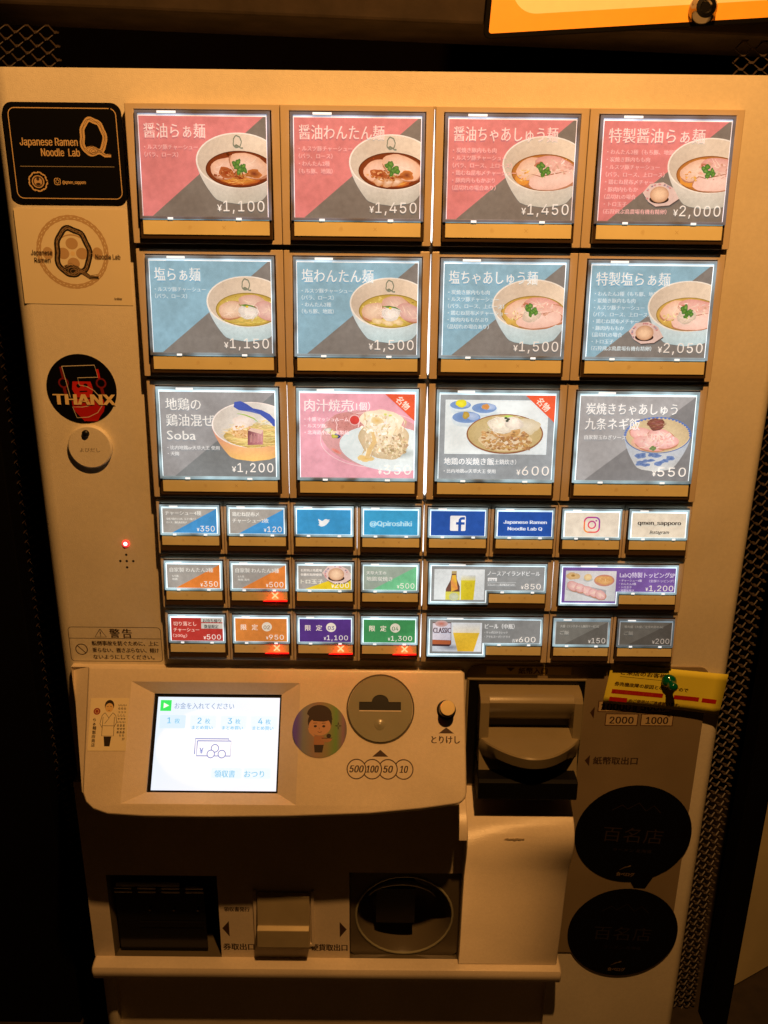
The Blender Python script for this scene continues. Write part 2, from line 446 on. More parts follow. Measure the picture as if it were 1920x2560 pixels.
def speckle(A, cx, cy, rx, ry, n, cols, s0=.4, s1=1.3):
    for i in range(n):
        a = random.uniform(0, 6.28); q = math.sqrt(random.random()) * .93; c = jitc(random.choice(cols), 16)
        A.ell(cx + rx * q * math.cos(a), cy + ry * q * math.sin(a), random.uniform(s0, s1), random.uniform(s0, s1) * .6, c, c, rot=random.uniform(-1, 1), jit=.4, n=7, rings=1)
def ramen(A, cx, cy, kind, rx=27.7, ry=16.9, bot=53.):
    sh = kind.startswith('shoyu')
    bowl_shape(A, cx, cy, rx, ry, bot, (238, 230, 220) if sh else (226, 236, 240), (200, 198, 186) if sh else (190, 218, 226), (205, 190, 172), (238, 220, 196))
    bx, by, brx, bry = cx + .6, cy + 5.2, rx * .80, ry * .66
    if 'cha' in kind: broth = ((222, 160, 84), (176, 108, 48)) if sh else ((226, 196, 120), (196, 158, 74))
    else: broth = ((150, 66, 30), (116, 52, 22)) if sh else ((222, 204, 122), (188, 158, 66))
    A.ell(bx, by, brx, bry, *broth, n=40, rings=5, power=2.5)
    A.ring(bx, by, brx * .985, .5, tuple(int(x * .8) for x in broth[1]), ry=bry * .985, n=40)
    speckle(A, bx, by, brx * .95, bry * .95, 50, [tuple(min(255, int(x * 1.25)) for x in broth[0]), tuple(int(x * .8) for x in broth[1]), broth[0]])
    if kind == 'shoyu' or kind == 'shoyu_wantan':
        A.ell(bx - 8, by + 6, 9, 2.6, (214, 140, 56), (170, 84, 30), rot=.25, jit=.2)
        A.ell(bx + 4, by + 7.4, 9, 2.2, (226, 150, 60), (172, 78, 34), rot=-.1, jit=.2)
        noodles(A, bx, by + 6.6, 11, 2.6, 26, (226, 160, 80), .45)
        chashu(A, bx - 9.5, by - .6, 8.8, 5.6, -.25, (242, 204, 184), (226, 178, 148))
        chashu(A, bx + 6.2, by - 2.2, 12.5, 6.2, .32, (244, 212, 192), (230, 182, 150))
        A.ell(bx - 8.6, by + 2.2, 5.6, 3.1, (150, 56, 22), (184, 104, 56), jit=.2, rot=.2)
        A.ell(bx + 9.5, by + 2.6, 4.8, 2.7, (120, 52, 34), (206, 126, 62), jit=.25)
        for k in range(7):
            A.line([(bx - 3 + k * 1.1, by + 3.2 + random.uniform(-.5, .5)), (bx + 1 + k * 1.2, by + 3.6 + random.uniform(-1, 1))], 1.0, jitc((178, 108, 52), 20), taper=False)
        if 'wantan' in kind:
            for dx, dy in ((-8.5, 7), (2.5, 7.4), (-3, 8)):
                A.ell(bx + dx, by + dy - .6, 4.0, 2.4, (238, 206, 176), (206, 150, 106), jit=.3); A.ell(bx + dx + .6, by + dy - 1, 1.9, 1.1, (246, 222, 200), (232, 196, 168), jit=.3)
        speckle(A, bx - 6, by + 3, 12, 3.4, 34, [(186, 116, 62), (140, 72, 36), (214, 156, 100), (170, 96, 48)], .4, 1.3)
        herb(A, bx - .2, by - .8, 1.3)
    elif kind in ('shio', 'shio_wantan'):
        noodles(A, bx - 1, by + 6, 15, 3.6, 46, (214, 190, 96), .45)
        chashu(A, bx - 11, by + .2, 8.6, 5.2, -.2, (234, 210, 186), (216, 176, 150))
        chashu(A, bx + 3, by - 4.6, 9, 4.6, .1, (232, 204, 188), (214, 170, 152))
        chashu(A, bx + 13, by + .8, 8.6, 5.2, .4, (232, 200, 190), (212, 164, 156))
        if 'wantan' in kind:
            for dx, dy in ((-9, 7.3), (4.5, 7.8), (-2, 8.4)):
                A.ell(bx + dx, by + dy - .6, 3.8, 2.1, (242, 226, 190), (220, 190, 130), jit=.3)
        heap(A, bx, by + 1.6, 6.6, 4.8, 60, (242, 236, 228), .28)
        A.line([(bx - 6, by - 3), (bx - 1.5, by - 3.2), (bx + 3, by - 2.4), (bx + 6, by - 1)], 1.0, (92, 128, 52), taper=True)
        A.line([(bx - 6, by - 3.4), (bx - 2, by - 2.4), (bx + 2.4, by - 2.8)], .8, (132, 168, 70), taper=True)
        A.ell(bx - .6, by - 2, 1.0, .7, (240, 216, 60), (228, 196, 70))
    else:
        A.ell(bx - 14, by + 2.5, 6, 5, (236, 170, 70) if sh else (226, 196, 106), (220, 146, 60) if sh else (206, 170, 86), jit=.2)
        chashu(A, bx - 9, by - 2.4, 10, 5.6, -.3, (242, 212, 190), (230, 184, 156))
        chashu(A, bx + 6, by - 4.4, 12, 4.9, .15, (234, 188, 176), (220, 160, 150))
        chashu(A, bx + 14, by + .6, 9, 5.6, .3, (238, 198, 184), (224, 172, 158))
        chashu(A, bx + 4.5, by + 4.6, 15, 5.0, -.10, (244, 214, 202), (238, 198, 184), fat=False)
        A.ell(bx - 4.4, by - 4.8, 2.8, 1.8, (150, 70, 46), (206, 140, 110), jit=.3)
        A.line([(bx - 9, by + 1), (bx - 3, by + 2.4), (bx + 6, by + .6), (bx + 14, by - 1)], .7, (170, 104, 72), taper=True)
        speckle(A, bx + 3, by - 2, 15, 6, 34, [(240, 208, 192), (228, 182, 164), (222, 170, 150), (244, 216, 202)], .5, 1.6)
        speckle(A, bx - 13, by + 2, 5, 4, 16, [(236, 180, 92), (216, 146, 70), (240, 196, 120)] if sh else [(236, 212, 140), (206, 176, 96), (246, 230, 180)], .4, 1.1)
        if not sh: heap(A, bx - 1.2, by + 1.6, 6.4, 4.8, 60, (232, 214, 196), .26)
        herb(A, bx - 1.6, by - 1.2, 1.25)
def q_mark(A, cx, cy, r=2.9, col=(128, 132, 112)):
    rope_q(A, cx, cy, r, col, .42, 3, True, 1.15, .06)
def egg(A, cx, cy, k=1.):
    pl = [(cx - 11 * k, cy - 1), (cx - 6.5 * k, cy - 6.5 * k), (cx + 2 * k, cy - 7.5 * k), (cx + 9 * k, cy - 4 * k), (cx + 13 * k, cy + 2.5 * k), (cx + 7 * k, cy + 6.6 * k), (cx - 2 * k, cy + 7.4 * k), (cx - 7 * k, cy + 4.5 * k)]
    A.poly([(x + .4, y + .7) for x, y in pl], (92, 78, 72)); A.poly(pl, (222, 196, 188))
    for i in range(16):
        a = random.uniform(2.6, 6.1); A.ell(cx + 8.6 * k * math.cos(a), cy + 6.2 * k * math.sin(a), .9 * k, .7 * k, random.choice([(56, 70, 120), (196, 92, 96), (206, 110, 108), (120, 140, 170)]), (214, 180, 178), jit=.3, n=10, rings=2)
    A.ell(cx, cy + 3.0 * k, 6.4 * k, 2.6 * k, (50, 34, 28), (64, 44, 36))
    A.ell(cx, cy, 6.2 * k, 5.0 * k, (240, 206, 172), (196, 150, 118), n=26, power=2.2)
def split(A, base, light, cw, ch):
    A.rect(0, 0, cw, ch, light); A.poly([(cw, 0), (cw, ch), (0, ch)], base) if base else None

# ---------------------------------------------------------------- the setting
def structure(o): o['kind'] = 'structure'; return o
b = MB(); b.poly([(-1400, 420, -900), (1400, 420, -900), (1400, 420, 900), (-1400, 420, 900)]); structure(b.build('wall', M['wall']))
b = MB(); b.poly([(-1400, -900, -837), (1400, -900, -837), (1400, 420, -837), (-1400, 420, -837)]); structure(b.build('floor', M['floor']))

def xf(x0, z0, deg):
    c, s_ = math.cos(R(deg)), math.sin(R(deg))
    return lambda x, y, z: (x0 + (x) * c - z * s_, y, z0 + x * s_ + z * c)
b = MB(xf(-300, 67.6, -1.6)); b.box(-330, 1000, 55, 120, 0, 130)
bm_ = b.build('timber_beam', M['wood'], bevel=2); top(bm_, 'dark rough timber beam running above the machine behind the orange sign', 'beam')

def lattice(x0, x1, z0, z1, y, px=14., pz=8.6, r=.6, lean=0.):
    b = MB(); nr = int((z1 - z0) / (pz / 2))
    for j in range(nr):
        z = z0 + j * pz / 2
        pts = []; n = int((x1 - x0) / (px / 2))
        for i in range(n + 1):
            up = (i + j) % 2
            x = x0 + i * px / 2
            for s_ in (-.16, .16):
                if x0 <= x + s_ * px / 2 <= x1:
                    pts.append((x + s_ * px / 2, y + (1.6 if up else -1.6), z + (pz * .26 if up else -pz * .26) + lean * i))
        # flat strand tilted toward the room
        b2 = len(b.v)
        for (x, yy, zz) in pts: b.v += [(x, yy - r, zz - r * 1.1), (x, yy + r, zz + r * .5), (x, yy + r, zz + r * 1.2), (x, yy - r, zz - r * .3)]; b.c += [(1, 1, 1)] * 4
        for i in range(len(pts) - 1):
            for k in range(4):
                q = (k + 1) % 4; b.f.append((b2 + i * 4 + k, b2 + i * 4 + q, b2 + (i + 1) * 4 + q, b2 + (i + 1) * 4 + k))
    return b
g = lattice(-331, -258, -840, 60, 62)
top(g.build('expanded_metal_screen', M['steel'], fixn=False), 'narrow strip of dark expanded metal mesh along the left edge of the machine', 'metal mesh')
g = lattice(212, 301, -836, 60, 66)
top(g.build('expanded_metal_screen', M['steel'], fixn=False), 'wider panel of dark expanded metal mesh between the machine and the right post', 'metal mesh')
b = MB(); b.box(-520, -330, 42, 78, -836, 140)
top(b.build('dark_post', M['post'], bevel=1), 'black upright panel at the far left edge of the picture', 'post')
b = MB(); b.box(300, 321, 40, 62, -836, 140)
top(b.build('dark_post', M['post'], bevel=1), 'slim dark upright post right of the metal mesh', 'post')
b = MB(lambda x, y, z: (325 + x * .88 + y * .47, 79 + x * .47 - y * .88, z)); b.box(0, 330, -12, 0, -836, -430)
top(b.build('tan_board', M['board'], bevel=1), 'plain tan board standing on the floor beyond the right post', 'board')

# ---------------------------------------------------------------- the ticket machine
machine = empty('ticket_vending_machine', (0, 0, 0))
top(machine, 'cream ticket vending machine with lit rows of ramen menu buttons and a touch screen', 'ticket machine')
# cabinet: rounded upright edges
def arc(cx, cy, r, a0, a1, n=7): return [(cx + r * math.cos(R(a0 + (a1 - a0) * i / n)), cy + r * math.sin(R(a0 + (a1 - a0) * i / n))) for i in range(n + 1)]
profA = arc(-291 + 13, 6 + 13, 13, 180, 270) + [(-277, 6), (-277, 6.02), (126, 6.02), (126, 6)] + arc(251 - 9, 6 + 9, 9, 270, 360) + [(251, 330), (-291, 330)]
profB = [(x, 70 if y == 6.02 else y) for x, y in profA]
b = MB(); b.loft([[(x, y, -836) for x, y in profB], [(x, y, -508.02) for x, y in profB], [(x, y, -508) for x, y in profA], [(x, y, 21) for x, y in profA]])
cab = b.build('cabinet', M['white'], machine, bevel=2.2, smooth=True, segs=3, ang=50)
b = MB(); b.box(-200.6, 200.6, 4.5, 6.5, -401.5, .5); b.build('button_bay', M['bay'], machine)

# ---- menu buttons
LH, SH, CW = 89.16, 44.786, 100.
def rowz(k): return -LH * min(k, 3) - SH * max(0, k - 3)
INK_W = (246, 240, 232)
PINK = (219, 132, 130); BLUE = (142, 184, 206); GRY1 = (128, 118, 108); GRY2 = (132, 128, 124)

def price(A, amount, right, base, size, wd, yen=None, col=INK_W):
    A.text(amount, right, base, size, col, width=wd, font='inter', align='r', offset=-.004 if size > 8 else 0, spacing=1.12 if size > 8 else 1.04)
    A.text('¥', right - wd - size * .12, base, size * .62, col, font='inter', align='r', bold=.15)

BIG = dict(w=CW, h=LH, fh=86.0, lu0=6.6, lu1=94.0, lv0=4.3, lv1=83.0, cu0=9.3, cv0=7.8, cu1=91.3, cv1=69.6, wv0=70.8, wv1=80.2)
SML = dict(w=50., h=SH, fh=42.2, lu0=2.9, lu1=47.6, lv0=3.2, lv1=38.6, cu0=5.2, cv0=5.9, cu1=45.4, cv1=24.4, wv0=26.2, wv1=33.9)
WID = dict(w=100., h=SH, fh=42.2, lu0=4.6, lu1=95.0, lv0=3.0, lv1=38.6, cu0=6.8, cv0=5.2, cu1=93.0, cv1=24.0, wv0=25.8, wv1=33.9)

def make_button(ucol, row, K, label, draw, pm, lit='rim', soldout=False, backm='back', gapL=.2, gapR=.2):
    x0 = -200 + ucol * 50.; z0 = rowz(row); big = K is BIG; wide = K is WID
    H = K['h']; D0 = 2.0; D1 = 5.0 if big else 4.2                     # frame front, proud of y = 0
    L0 = 3.2; L1 = 10.5 if big else 8.8                                # lens front, top and bottom
    fy = lambda v: -(D0 + (D1 - D0) * v / H)
    ly = lambda v: -(L0 + (L1 - L0) * v / H)
    lu0, lu1, lv0, lv1 = K['lu0'], K['lu1'], K['lv0'], K['lv1']
    b = MB()                                                            # smoked body of the key
    P8 = []
    for u, v in ((lu0, lv0), (lu1, lv0), (lu1, lv1), (lu0, lv1)): P8.append((x0 + u, ly(v) + .9, z0 - v))
    b.loft([P8, [(p[0], 5.2, p[2]) for p in P8]])
    o = b.build('menu_button', M['body'], machine, bevel=.5); o['label'] = label
    # beige frame around the key
    b = MB()
    ou0, ou1, ov0, ov1 = gapL, K['w'] - gapR, .15, K['fh']
    iu0, iu1, iv0, iv1 = lu0 - .5, lu1 + .5, lv0 - .5, lv1 + .4
    O = [(ou0, ov0), (ou1, ov0), (ou1, ov1), (ou0, ov1)]; I = [(iu0, iv0), (iu1, iv0), (iu1, iv1), (iu0, iv1)]
    b.v = [(x0 + u, fy(v), z0 - v) for u, v in O + I] + [(x0 + u, 4.6, z0 - v) for u, v in O + I]; b.c = [(1, 1, 1)] * 16
    for k in range(4):
        q = (k + 1) % 4
        b.f += [(k, q, 4 + q, 4 + k), (k, 8 + k, 8 + q, q), (4 + k, 4 + q, 12 + q, 12 + k), (8 + k, 12 + k, 12 + q, 8 + q)]
    b.build('button_frame', M['frame'], o, bevel=.55)
    # card area outline (an L on the wide keys)
    cu0, cv0, cu1, cv1 = K['cu0'], K['cv0'], K['cu1'], K['cv1']
    rb = K['wv0'] - .5                                                  # lower end of the lit area
    if not wide: out = [(lu0 + .5, lv0 + .4), (lu1 - .5, lv0 + .4), (lu1 - .5, rb), (lu0 + .5, rb)]
    else: out = [(lu0 + .5, lv0 + .4), (lu1 - .5, lv0 + .4), (lu1 - .5, rb), (50.2, rb), (50.2, 34.9), (lu0 + .5, 34.9)]
    def F(u, v, d): return (x0 + u, ly(v) - d, z0 - v)
    b = MB(); b.poly([F(u, v, -.45) for u, v in out]); b.build('backlight', M[{0: 'back1', 1: 'back2'}.get(row, backm)], o, fixn=False)
    # acrylic rim, a raised ring
    def inset(P, t):
        r = []; n = len(P)
        for i in range(n):
            a, p, c = P[i - 1], P[i], P[(i + 1) % n]
            def nrm(p, q): l = math.hypot(q[0] - p[0], q[1] - p[1]); return (-(q[1] - p[1]) / l, (q[0] - p[0]) / l)
            n1, n2 = nrm(a, p), nrm(p, c); r.append((p[0] + (n1[0] + n2[0]) * t, p[1] + (n1[1] + n2[1]) * t))
        return r
    rw = 1.75 if big else 1.15
    inn = inset(out, rw); n = len(out); b = MB()
    b.v = [F(u, v, -.3) for u, v in inset(out, -.35)] + [F(u, v, .9) for u, v in out] + [F(u, v, .9) for u, v in inset(out, rw * .7)] + [F(u, v, .0) for u, v in inn]; b.c = [(1, 1, 1)] * (4 * n)
    for k in range(n):
        q = (k + 1) % n
        for l in range(3): b.f.append((l * n + k, l * n + q, (l + 1) * n + q, (l + 1) * n + k))
    b.build('acrylic_rim', M[{0: 'rim1', 1: 'rim2'}.get(row, 'rim') if lit == 'rim' else 'rimdark'], o, fixn=False)
    b = MB(); b.poly([F(u, v, 1.25) for u, v in inset(out, rw * .72)]); b.build('clear_cover', M['pane'], o, fixn=False)
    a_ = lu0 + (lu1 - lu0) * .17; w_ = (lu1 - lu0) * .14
    b = MB(); b.poly([F(u, v, .98) for u, v in ((a_, lv0 + .5), (a_ + w_, lv0 + .5), (a_ + w_, lv0 + .6 + rw * .75), (a_, lv0 + .6 + rw * .75))]); b.build('rim_highlight', M['tab'], o, fixn=False)  # glowing strip added as a painted highlight on the top rim
    # card and print
    if not wide: shape = [(cu0, cv0), (cu1, cv0), (cu1, cv1), (cu0, cv1)]; cw, ch = cu1 - cu0, cv1 - cv0
    else: shape = [(cu0, cv0), (cu1, cv0), (cu1, cv1), (48.3, cv1), (48.3, 33.1), (cu0, 33.1)]; cw, ch = cu1 - cu0, 33.1 - cv0
    G = lambda u, v, d: F(cu0 + u, cv0 + v, d)
    A = Art(G, cw, ch)
    A.cw = cw; A.ch = ch
    bg = Art(G, cw, ch, d0=0.)
    draw(A, bg)
    if wide:
        bg.mb = MB(); bg.d = .004; bg.poly([(u - cu0, v - cv0) for u, v in shape], bg.fill)
    bg.mb.build('menu_card', M[pm], o, color=True)
    if A.mb.v: A.mb.build('food_picture' if A.food else 'printed_emblem', M[pm + 'f' if A.food else pm], o, color=True)
    A.tx.build('card_lettering', M[pm], o, color=True)
    # window plate under the card, with the two light clips above it
    wu0 = (lu0 + 2.0 if big else lu0 + 1.2) if not wide else 51.2; wu1 = lu1 - (1.8 if big else .9)
    b = MB()
    q = [(wu0, K['wv0']), (wu1, K['wv0']), (wu1, K['wv1']), (wu0, K['wv1'])]
    b.loft([[F(u, v, -.1) for u, v in q], [F(u, v, -1.2) for u, v in q]])
    wp = b.build('window_plate', M['plate'], o, bevel=.2)
    A2 = Art(F, 200, 200, d0=-.07)
    s_ = .8 if big else .55
    for fx in (.34, .64):
        cx = wu0 + (wu1 - wu0) * fx; cy = (K['wv0'] + K['wv1']) / 2
    A2.ell(wu0 + (wu1 - wu0) * .37, cy, 2.0 * s_, 2.0 * s_, (218, 204, 156), (230, 218, 170), jit=.2, n=14, rings=2)
    for sg in (-1, 1): A2.line([(wu0 + (wu1 - wu0) * .64 - 1.3 * s_, cy - 1.3 * s_ * sg), (wu0 + (wu1 - wu0) * .64 + 1.3 * s_, cy + 1.3 * s_ * sg)], .35, (214, 198, 150))
    A2.mb.build('faint_window_marks', M['print'], o, color=True)
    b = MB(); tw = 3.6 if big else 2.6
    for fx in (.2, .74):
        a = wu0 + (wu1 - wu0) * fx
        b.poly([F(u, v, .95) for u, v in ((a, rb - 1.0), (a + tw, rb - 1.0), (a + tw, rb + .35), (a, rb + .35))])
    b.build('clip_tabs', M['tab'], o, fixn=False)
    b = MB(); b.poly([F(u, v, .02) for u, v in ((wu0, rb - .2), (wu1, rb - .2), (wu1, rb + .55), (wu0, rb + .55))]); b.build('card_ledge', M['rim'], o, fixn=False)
    if soldout:
        cx = wu0 + (wu1 - wu0) * .78; cy = (K['wv0'] + K['wv1']) / 2 - .3
        b = MB()
        for sg in (-1, 1):
            dx, dy = 2.3, 2.3 * sg; w = .5; l = math.hypot(dx, dy); nx, ny = -dy / l * w, dx / l * w
            b.poly([F(cx - dx + nx, cy - dy + ny, .1 + .03 * sg), F(cx - dx - nx, cy - dy - ny, .1 + .03 * sg), F(cx + dx - nx, cy + dy - ny, .1 + .03 * sg), F(cx + dx + nx, cy + dy + ny, .1 + .03 * sg)])
        b.build('sold_out_cross', M['redx'], o, fixn=False)
        b = MB(); b.T = None
        w0 = wu0 + (wu1 - wu0) * .56
        b.loft([[F(w0 + 2.5, K['wv1'] - .4, .25), F(wu1, K['wv1'] - .6, .25), F(wu1, K['wv1'] + .5, .45), F(w0, K['wv1'] + .5, .45)], [F(w0 + 2.5, K['wv1'] - .4, -.6), F(wu1, K['wv1'] - .6, -.6), F(wu1, K['wv1'] + .5, -.6), F(w0, K['wv1'] + .5, -.6)]])
        b.build('red_glow_bar', M['red_led'], o, fixn=True)
        ld = bpy.data.lights.new('sold_out_led', 'POINT'); ld.energy = .0030; ld.color = (1, .02, .01); ld.shadow_soft_size = .0015
        lo = bpy.data.objects.new('sold_out_led', ld); COL.objects.link(lo); lo.parent = o
        p = F(cx, K['wv1'] - 1.8, 2.2); lo.location = (p[0] * MM, p[1] * MM, p[2] * MM)
    return o

LINES = dict(
 a=['・ルスツ豚チャーシュー', '　（バラ、ロース）'],
 b=['・ルスツ豚チャーシュー', '　（バラ、ロース）', '・わんたん2種', '　（もち豚、地鶏）'],
 c=['・炭焼き豚内もも肉', '・ルスツ豚チャーシュー', '　（バラ、ロース、上ロース）', '・鶏むね昆布〆チャーシュー', '・豚肉内ももかぶり', '　（品切れの場合あり）'],
 d=['・わんたん2種（もち豚、地鶏）', '・炭焼き豚内もも肉', '・ルスツ豚チャーシュー', '　（バラ、ロース、上ロース）', '・鶏むね昆布〆チャー', '・豚肉内ももか', '　（品切れの場合', '・トロ玉子', '　（石狩飛ぶ鳥農場有機有精卵）'])

def big_card(title, tw, lines, amount, kind, bx, cname, withegg=False, qlogo=False, pw=27.):
    base = PINK if cname == 'pink' else BLUE
    soft = (246, 190, 186) if cname == 'pink' else (214, 232, 240)
    def draw(A, bg):
        A.food = True
        bg.rect(0, 0, A.cw, A.ch, base); g = GRY1 if cname == 'pink' else GRY2
        bg.poly([(A.cw * .98, 0), (A.cw, 0), (A.cw, A.ch), (A.cw * .06, A.ch)], g)
        for i in range(16): bg.ell(random.uniform(4, 78), random.uniform(3, 57), random.uniform(6, 12), random.uniform(4, 9), base if 0 else g, g, jit=.3, n=4, rings=1) if False else None
        A.text(title, 3.3, 12.4, 9.6, (250, 222, 214) if cname == 'pink' else (238, 244, 246), width=tw, bold=.24, offset=-.006)
        for i, t in enumerate(LINES[lines]):
            A.text(t, 3.0, 19.8 + i * 4.55, 3.3, soft, bold=.12, dd=-.6 if withegg else 0, width=None)
        if withegg: A.d = .30
        A.d = max(A.d, .34)
        ramen(A, bx, 26.4, kind)
        if qlogo: q_mark(A, bx - .5, 15.0, 3.0)
        if withegg: egg(A, 39., 44.2)
        price(A, amount, 80.0, 57.4, 8.9, pw)
    return draw

rows = [
 (0, 'pink', [('醤油らぁ麺', 39.5, 'a', '1,100', 'shoyu', 63.7, False, True), ('醤油わんたん麺', 55, 'b', '1,450', 'shoyu_wantan', 63.2, False, True), ('醤油ちゃあしゅう麺', 67, 'c', '1,450', 'shoyu_cha', 63, False, False), ('特製醤油らぁ麺', 62, 'd', '2,000', 'shoyu_cha', 70.5, True, False)]),
 (1, 'blue', [('塩らぁ麺', 31, 'a', '1,150', 'shio', 65.5, False, True), ('塩わんたん麺', 48.5, 'b', '1,500', 'shio_wantan', 63.5, False, True), ('塩ちゃあしゅう麺', 60, 'c', '1,500', 'shio_cha', 61, False, False), ('特製塩らぁ麺', 50, 'd', '2,050', 'shio_cha', 67.5, True, False)])]
LAB = {'pink': ['pink ramen button priced 1,100', 'pink wonton ramen button priced 1,450', 'pink sliced pork ramen button priced 1,450', 'pink special ramen button with an egg priced 2,000'],
       'blue': ['blue salt ramen button priced 1,150', 'blue wonton ramen button priced 1,500', 'blue sliced pork ramen button priced 1,500', 'blue special ramen button with an egg priced 2,050']}
for r, cn, L in rows:
    for i, (t, tw, ln, am, kd, bx, eg, ql) in enumerate(L):
        make_button(i * 2, r, BIG, LAB[cn][i], big_card(t, tw, ln, am, kd, bx, cn, eg, ql), 'p1' if r == 0 else 'p2', gapL=.75 if i == 2 else .2, gapR=.75 if i == 1 else .2, lit='rim')

def d_soba(A, bg):
    A.food = True; bg.rect(0, 0, A.cw, A.ch, (152, 152, 154)); bg.poly([(A.cw, 0), (A.cw, A.ch), (A.cw * .09, A.ch)], (124, 128, 130))
    for t, y, w in (('地鶏の', 12.2, 25), ('鶏油混ぜ', 23.6, 34), ('Soba', 34, 20.5)): A.text(t, 4.4, y, 9.4, (232, 232, 228), width=w, bold=.25, offset=-.006)
    A.text('・比内地鶏or天草大王 使用', 4.2, 41, 3.2, (220, 222, 222), bold=.1); A.text('・天麹', 4.2, 45.4, 3.2, (220, 222, 222), bold=.1)
    A.d = .05
    bowl_shape(A, 65.5, 23.2, 29, 16.5, 49.5, (226, 150, 142), (240, 196, 116), (204, 196, 186), (226, 226, 222), rim=(238, 228, 222))
    A.line([(53, 8.6), (57, 9.4), (61, 10.6), (66, 12.6), (72, 14), (77, 17), (81, 21), (84, 26)], [3.5, 6.6, 5.4, 3.0, 3.4, 4.4, 3.8, 3], (72, 92, 178))
    A.line([(60, 13), (66, 13.2), (72, 15.6)], 1.0, (96, 116, 190), taper=True)
    A.ell(67, 31, 21.5, 8.4, (206, 182, 120), (186, 156, 88), jit=.08)
    noodles(A, 67, 30.2, 20.5, 8.6, 220, (214, 190, 124), .5)
    A.ell(57, 29, 7, 3.6, (226, 186, 138), (216, 176, 120), jit=.3)
    A.ell(60, 20, 7.5, 4.8, (244, 236, 230), (226, 212, 200), jit=.2); A.ell(57, 24, 5.5, 3, (246, 240, 236), (232, 218, 206), jit=.3)
    noodles(A, 73, 22.6, 6, 3.4, 30, (216, 196, 140), .45)
    A.line([(55, 14.8), (61, 16), (67, 18.4), (70, 21)], .9, (160, 194, 84), taper=True)
    speckle(A, 58, 28, 9, 5, 50, [(226, 190, 140), (206, 160, 104), (240, 214, 170), (190, 140, 88)], .5, 1.4)
    A.poly([(62.5, 27), (65, 25.2), (73.5, 26.5), (73, 37), (62, 37.6)], [(120, 74, 78), (200, 148, 150), (212, 162, 162), (196, 132, 142), (150, 92, 98)])
    A.poly([(62.5, 27), (65, 25.2), (73.5, 26.5), (72, 29.5)], (226, 196, 180))
    for i in range(9): A.line([(64 + i * 1, 29 + random.random() * 2), (64 + i * 1.02, 35 + random.random() * 2)], .3, jitc((214, 164, 160), 14))
    price(A, '1,200', 80.2, 57.2, 8.9, 26)
def ribbon(A):
    A.poly([(A.cw * .74, 0), (A.cw, 0), (A.cw, A.ch * .31)], (226, 96, 62))
    A.text('名物', 68.0, 4.4, 6.0, (250, 224, 210), width=10.5, bold=.3, rot=.74)
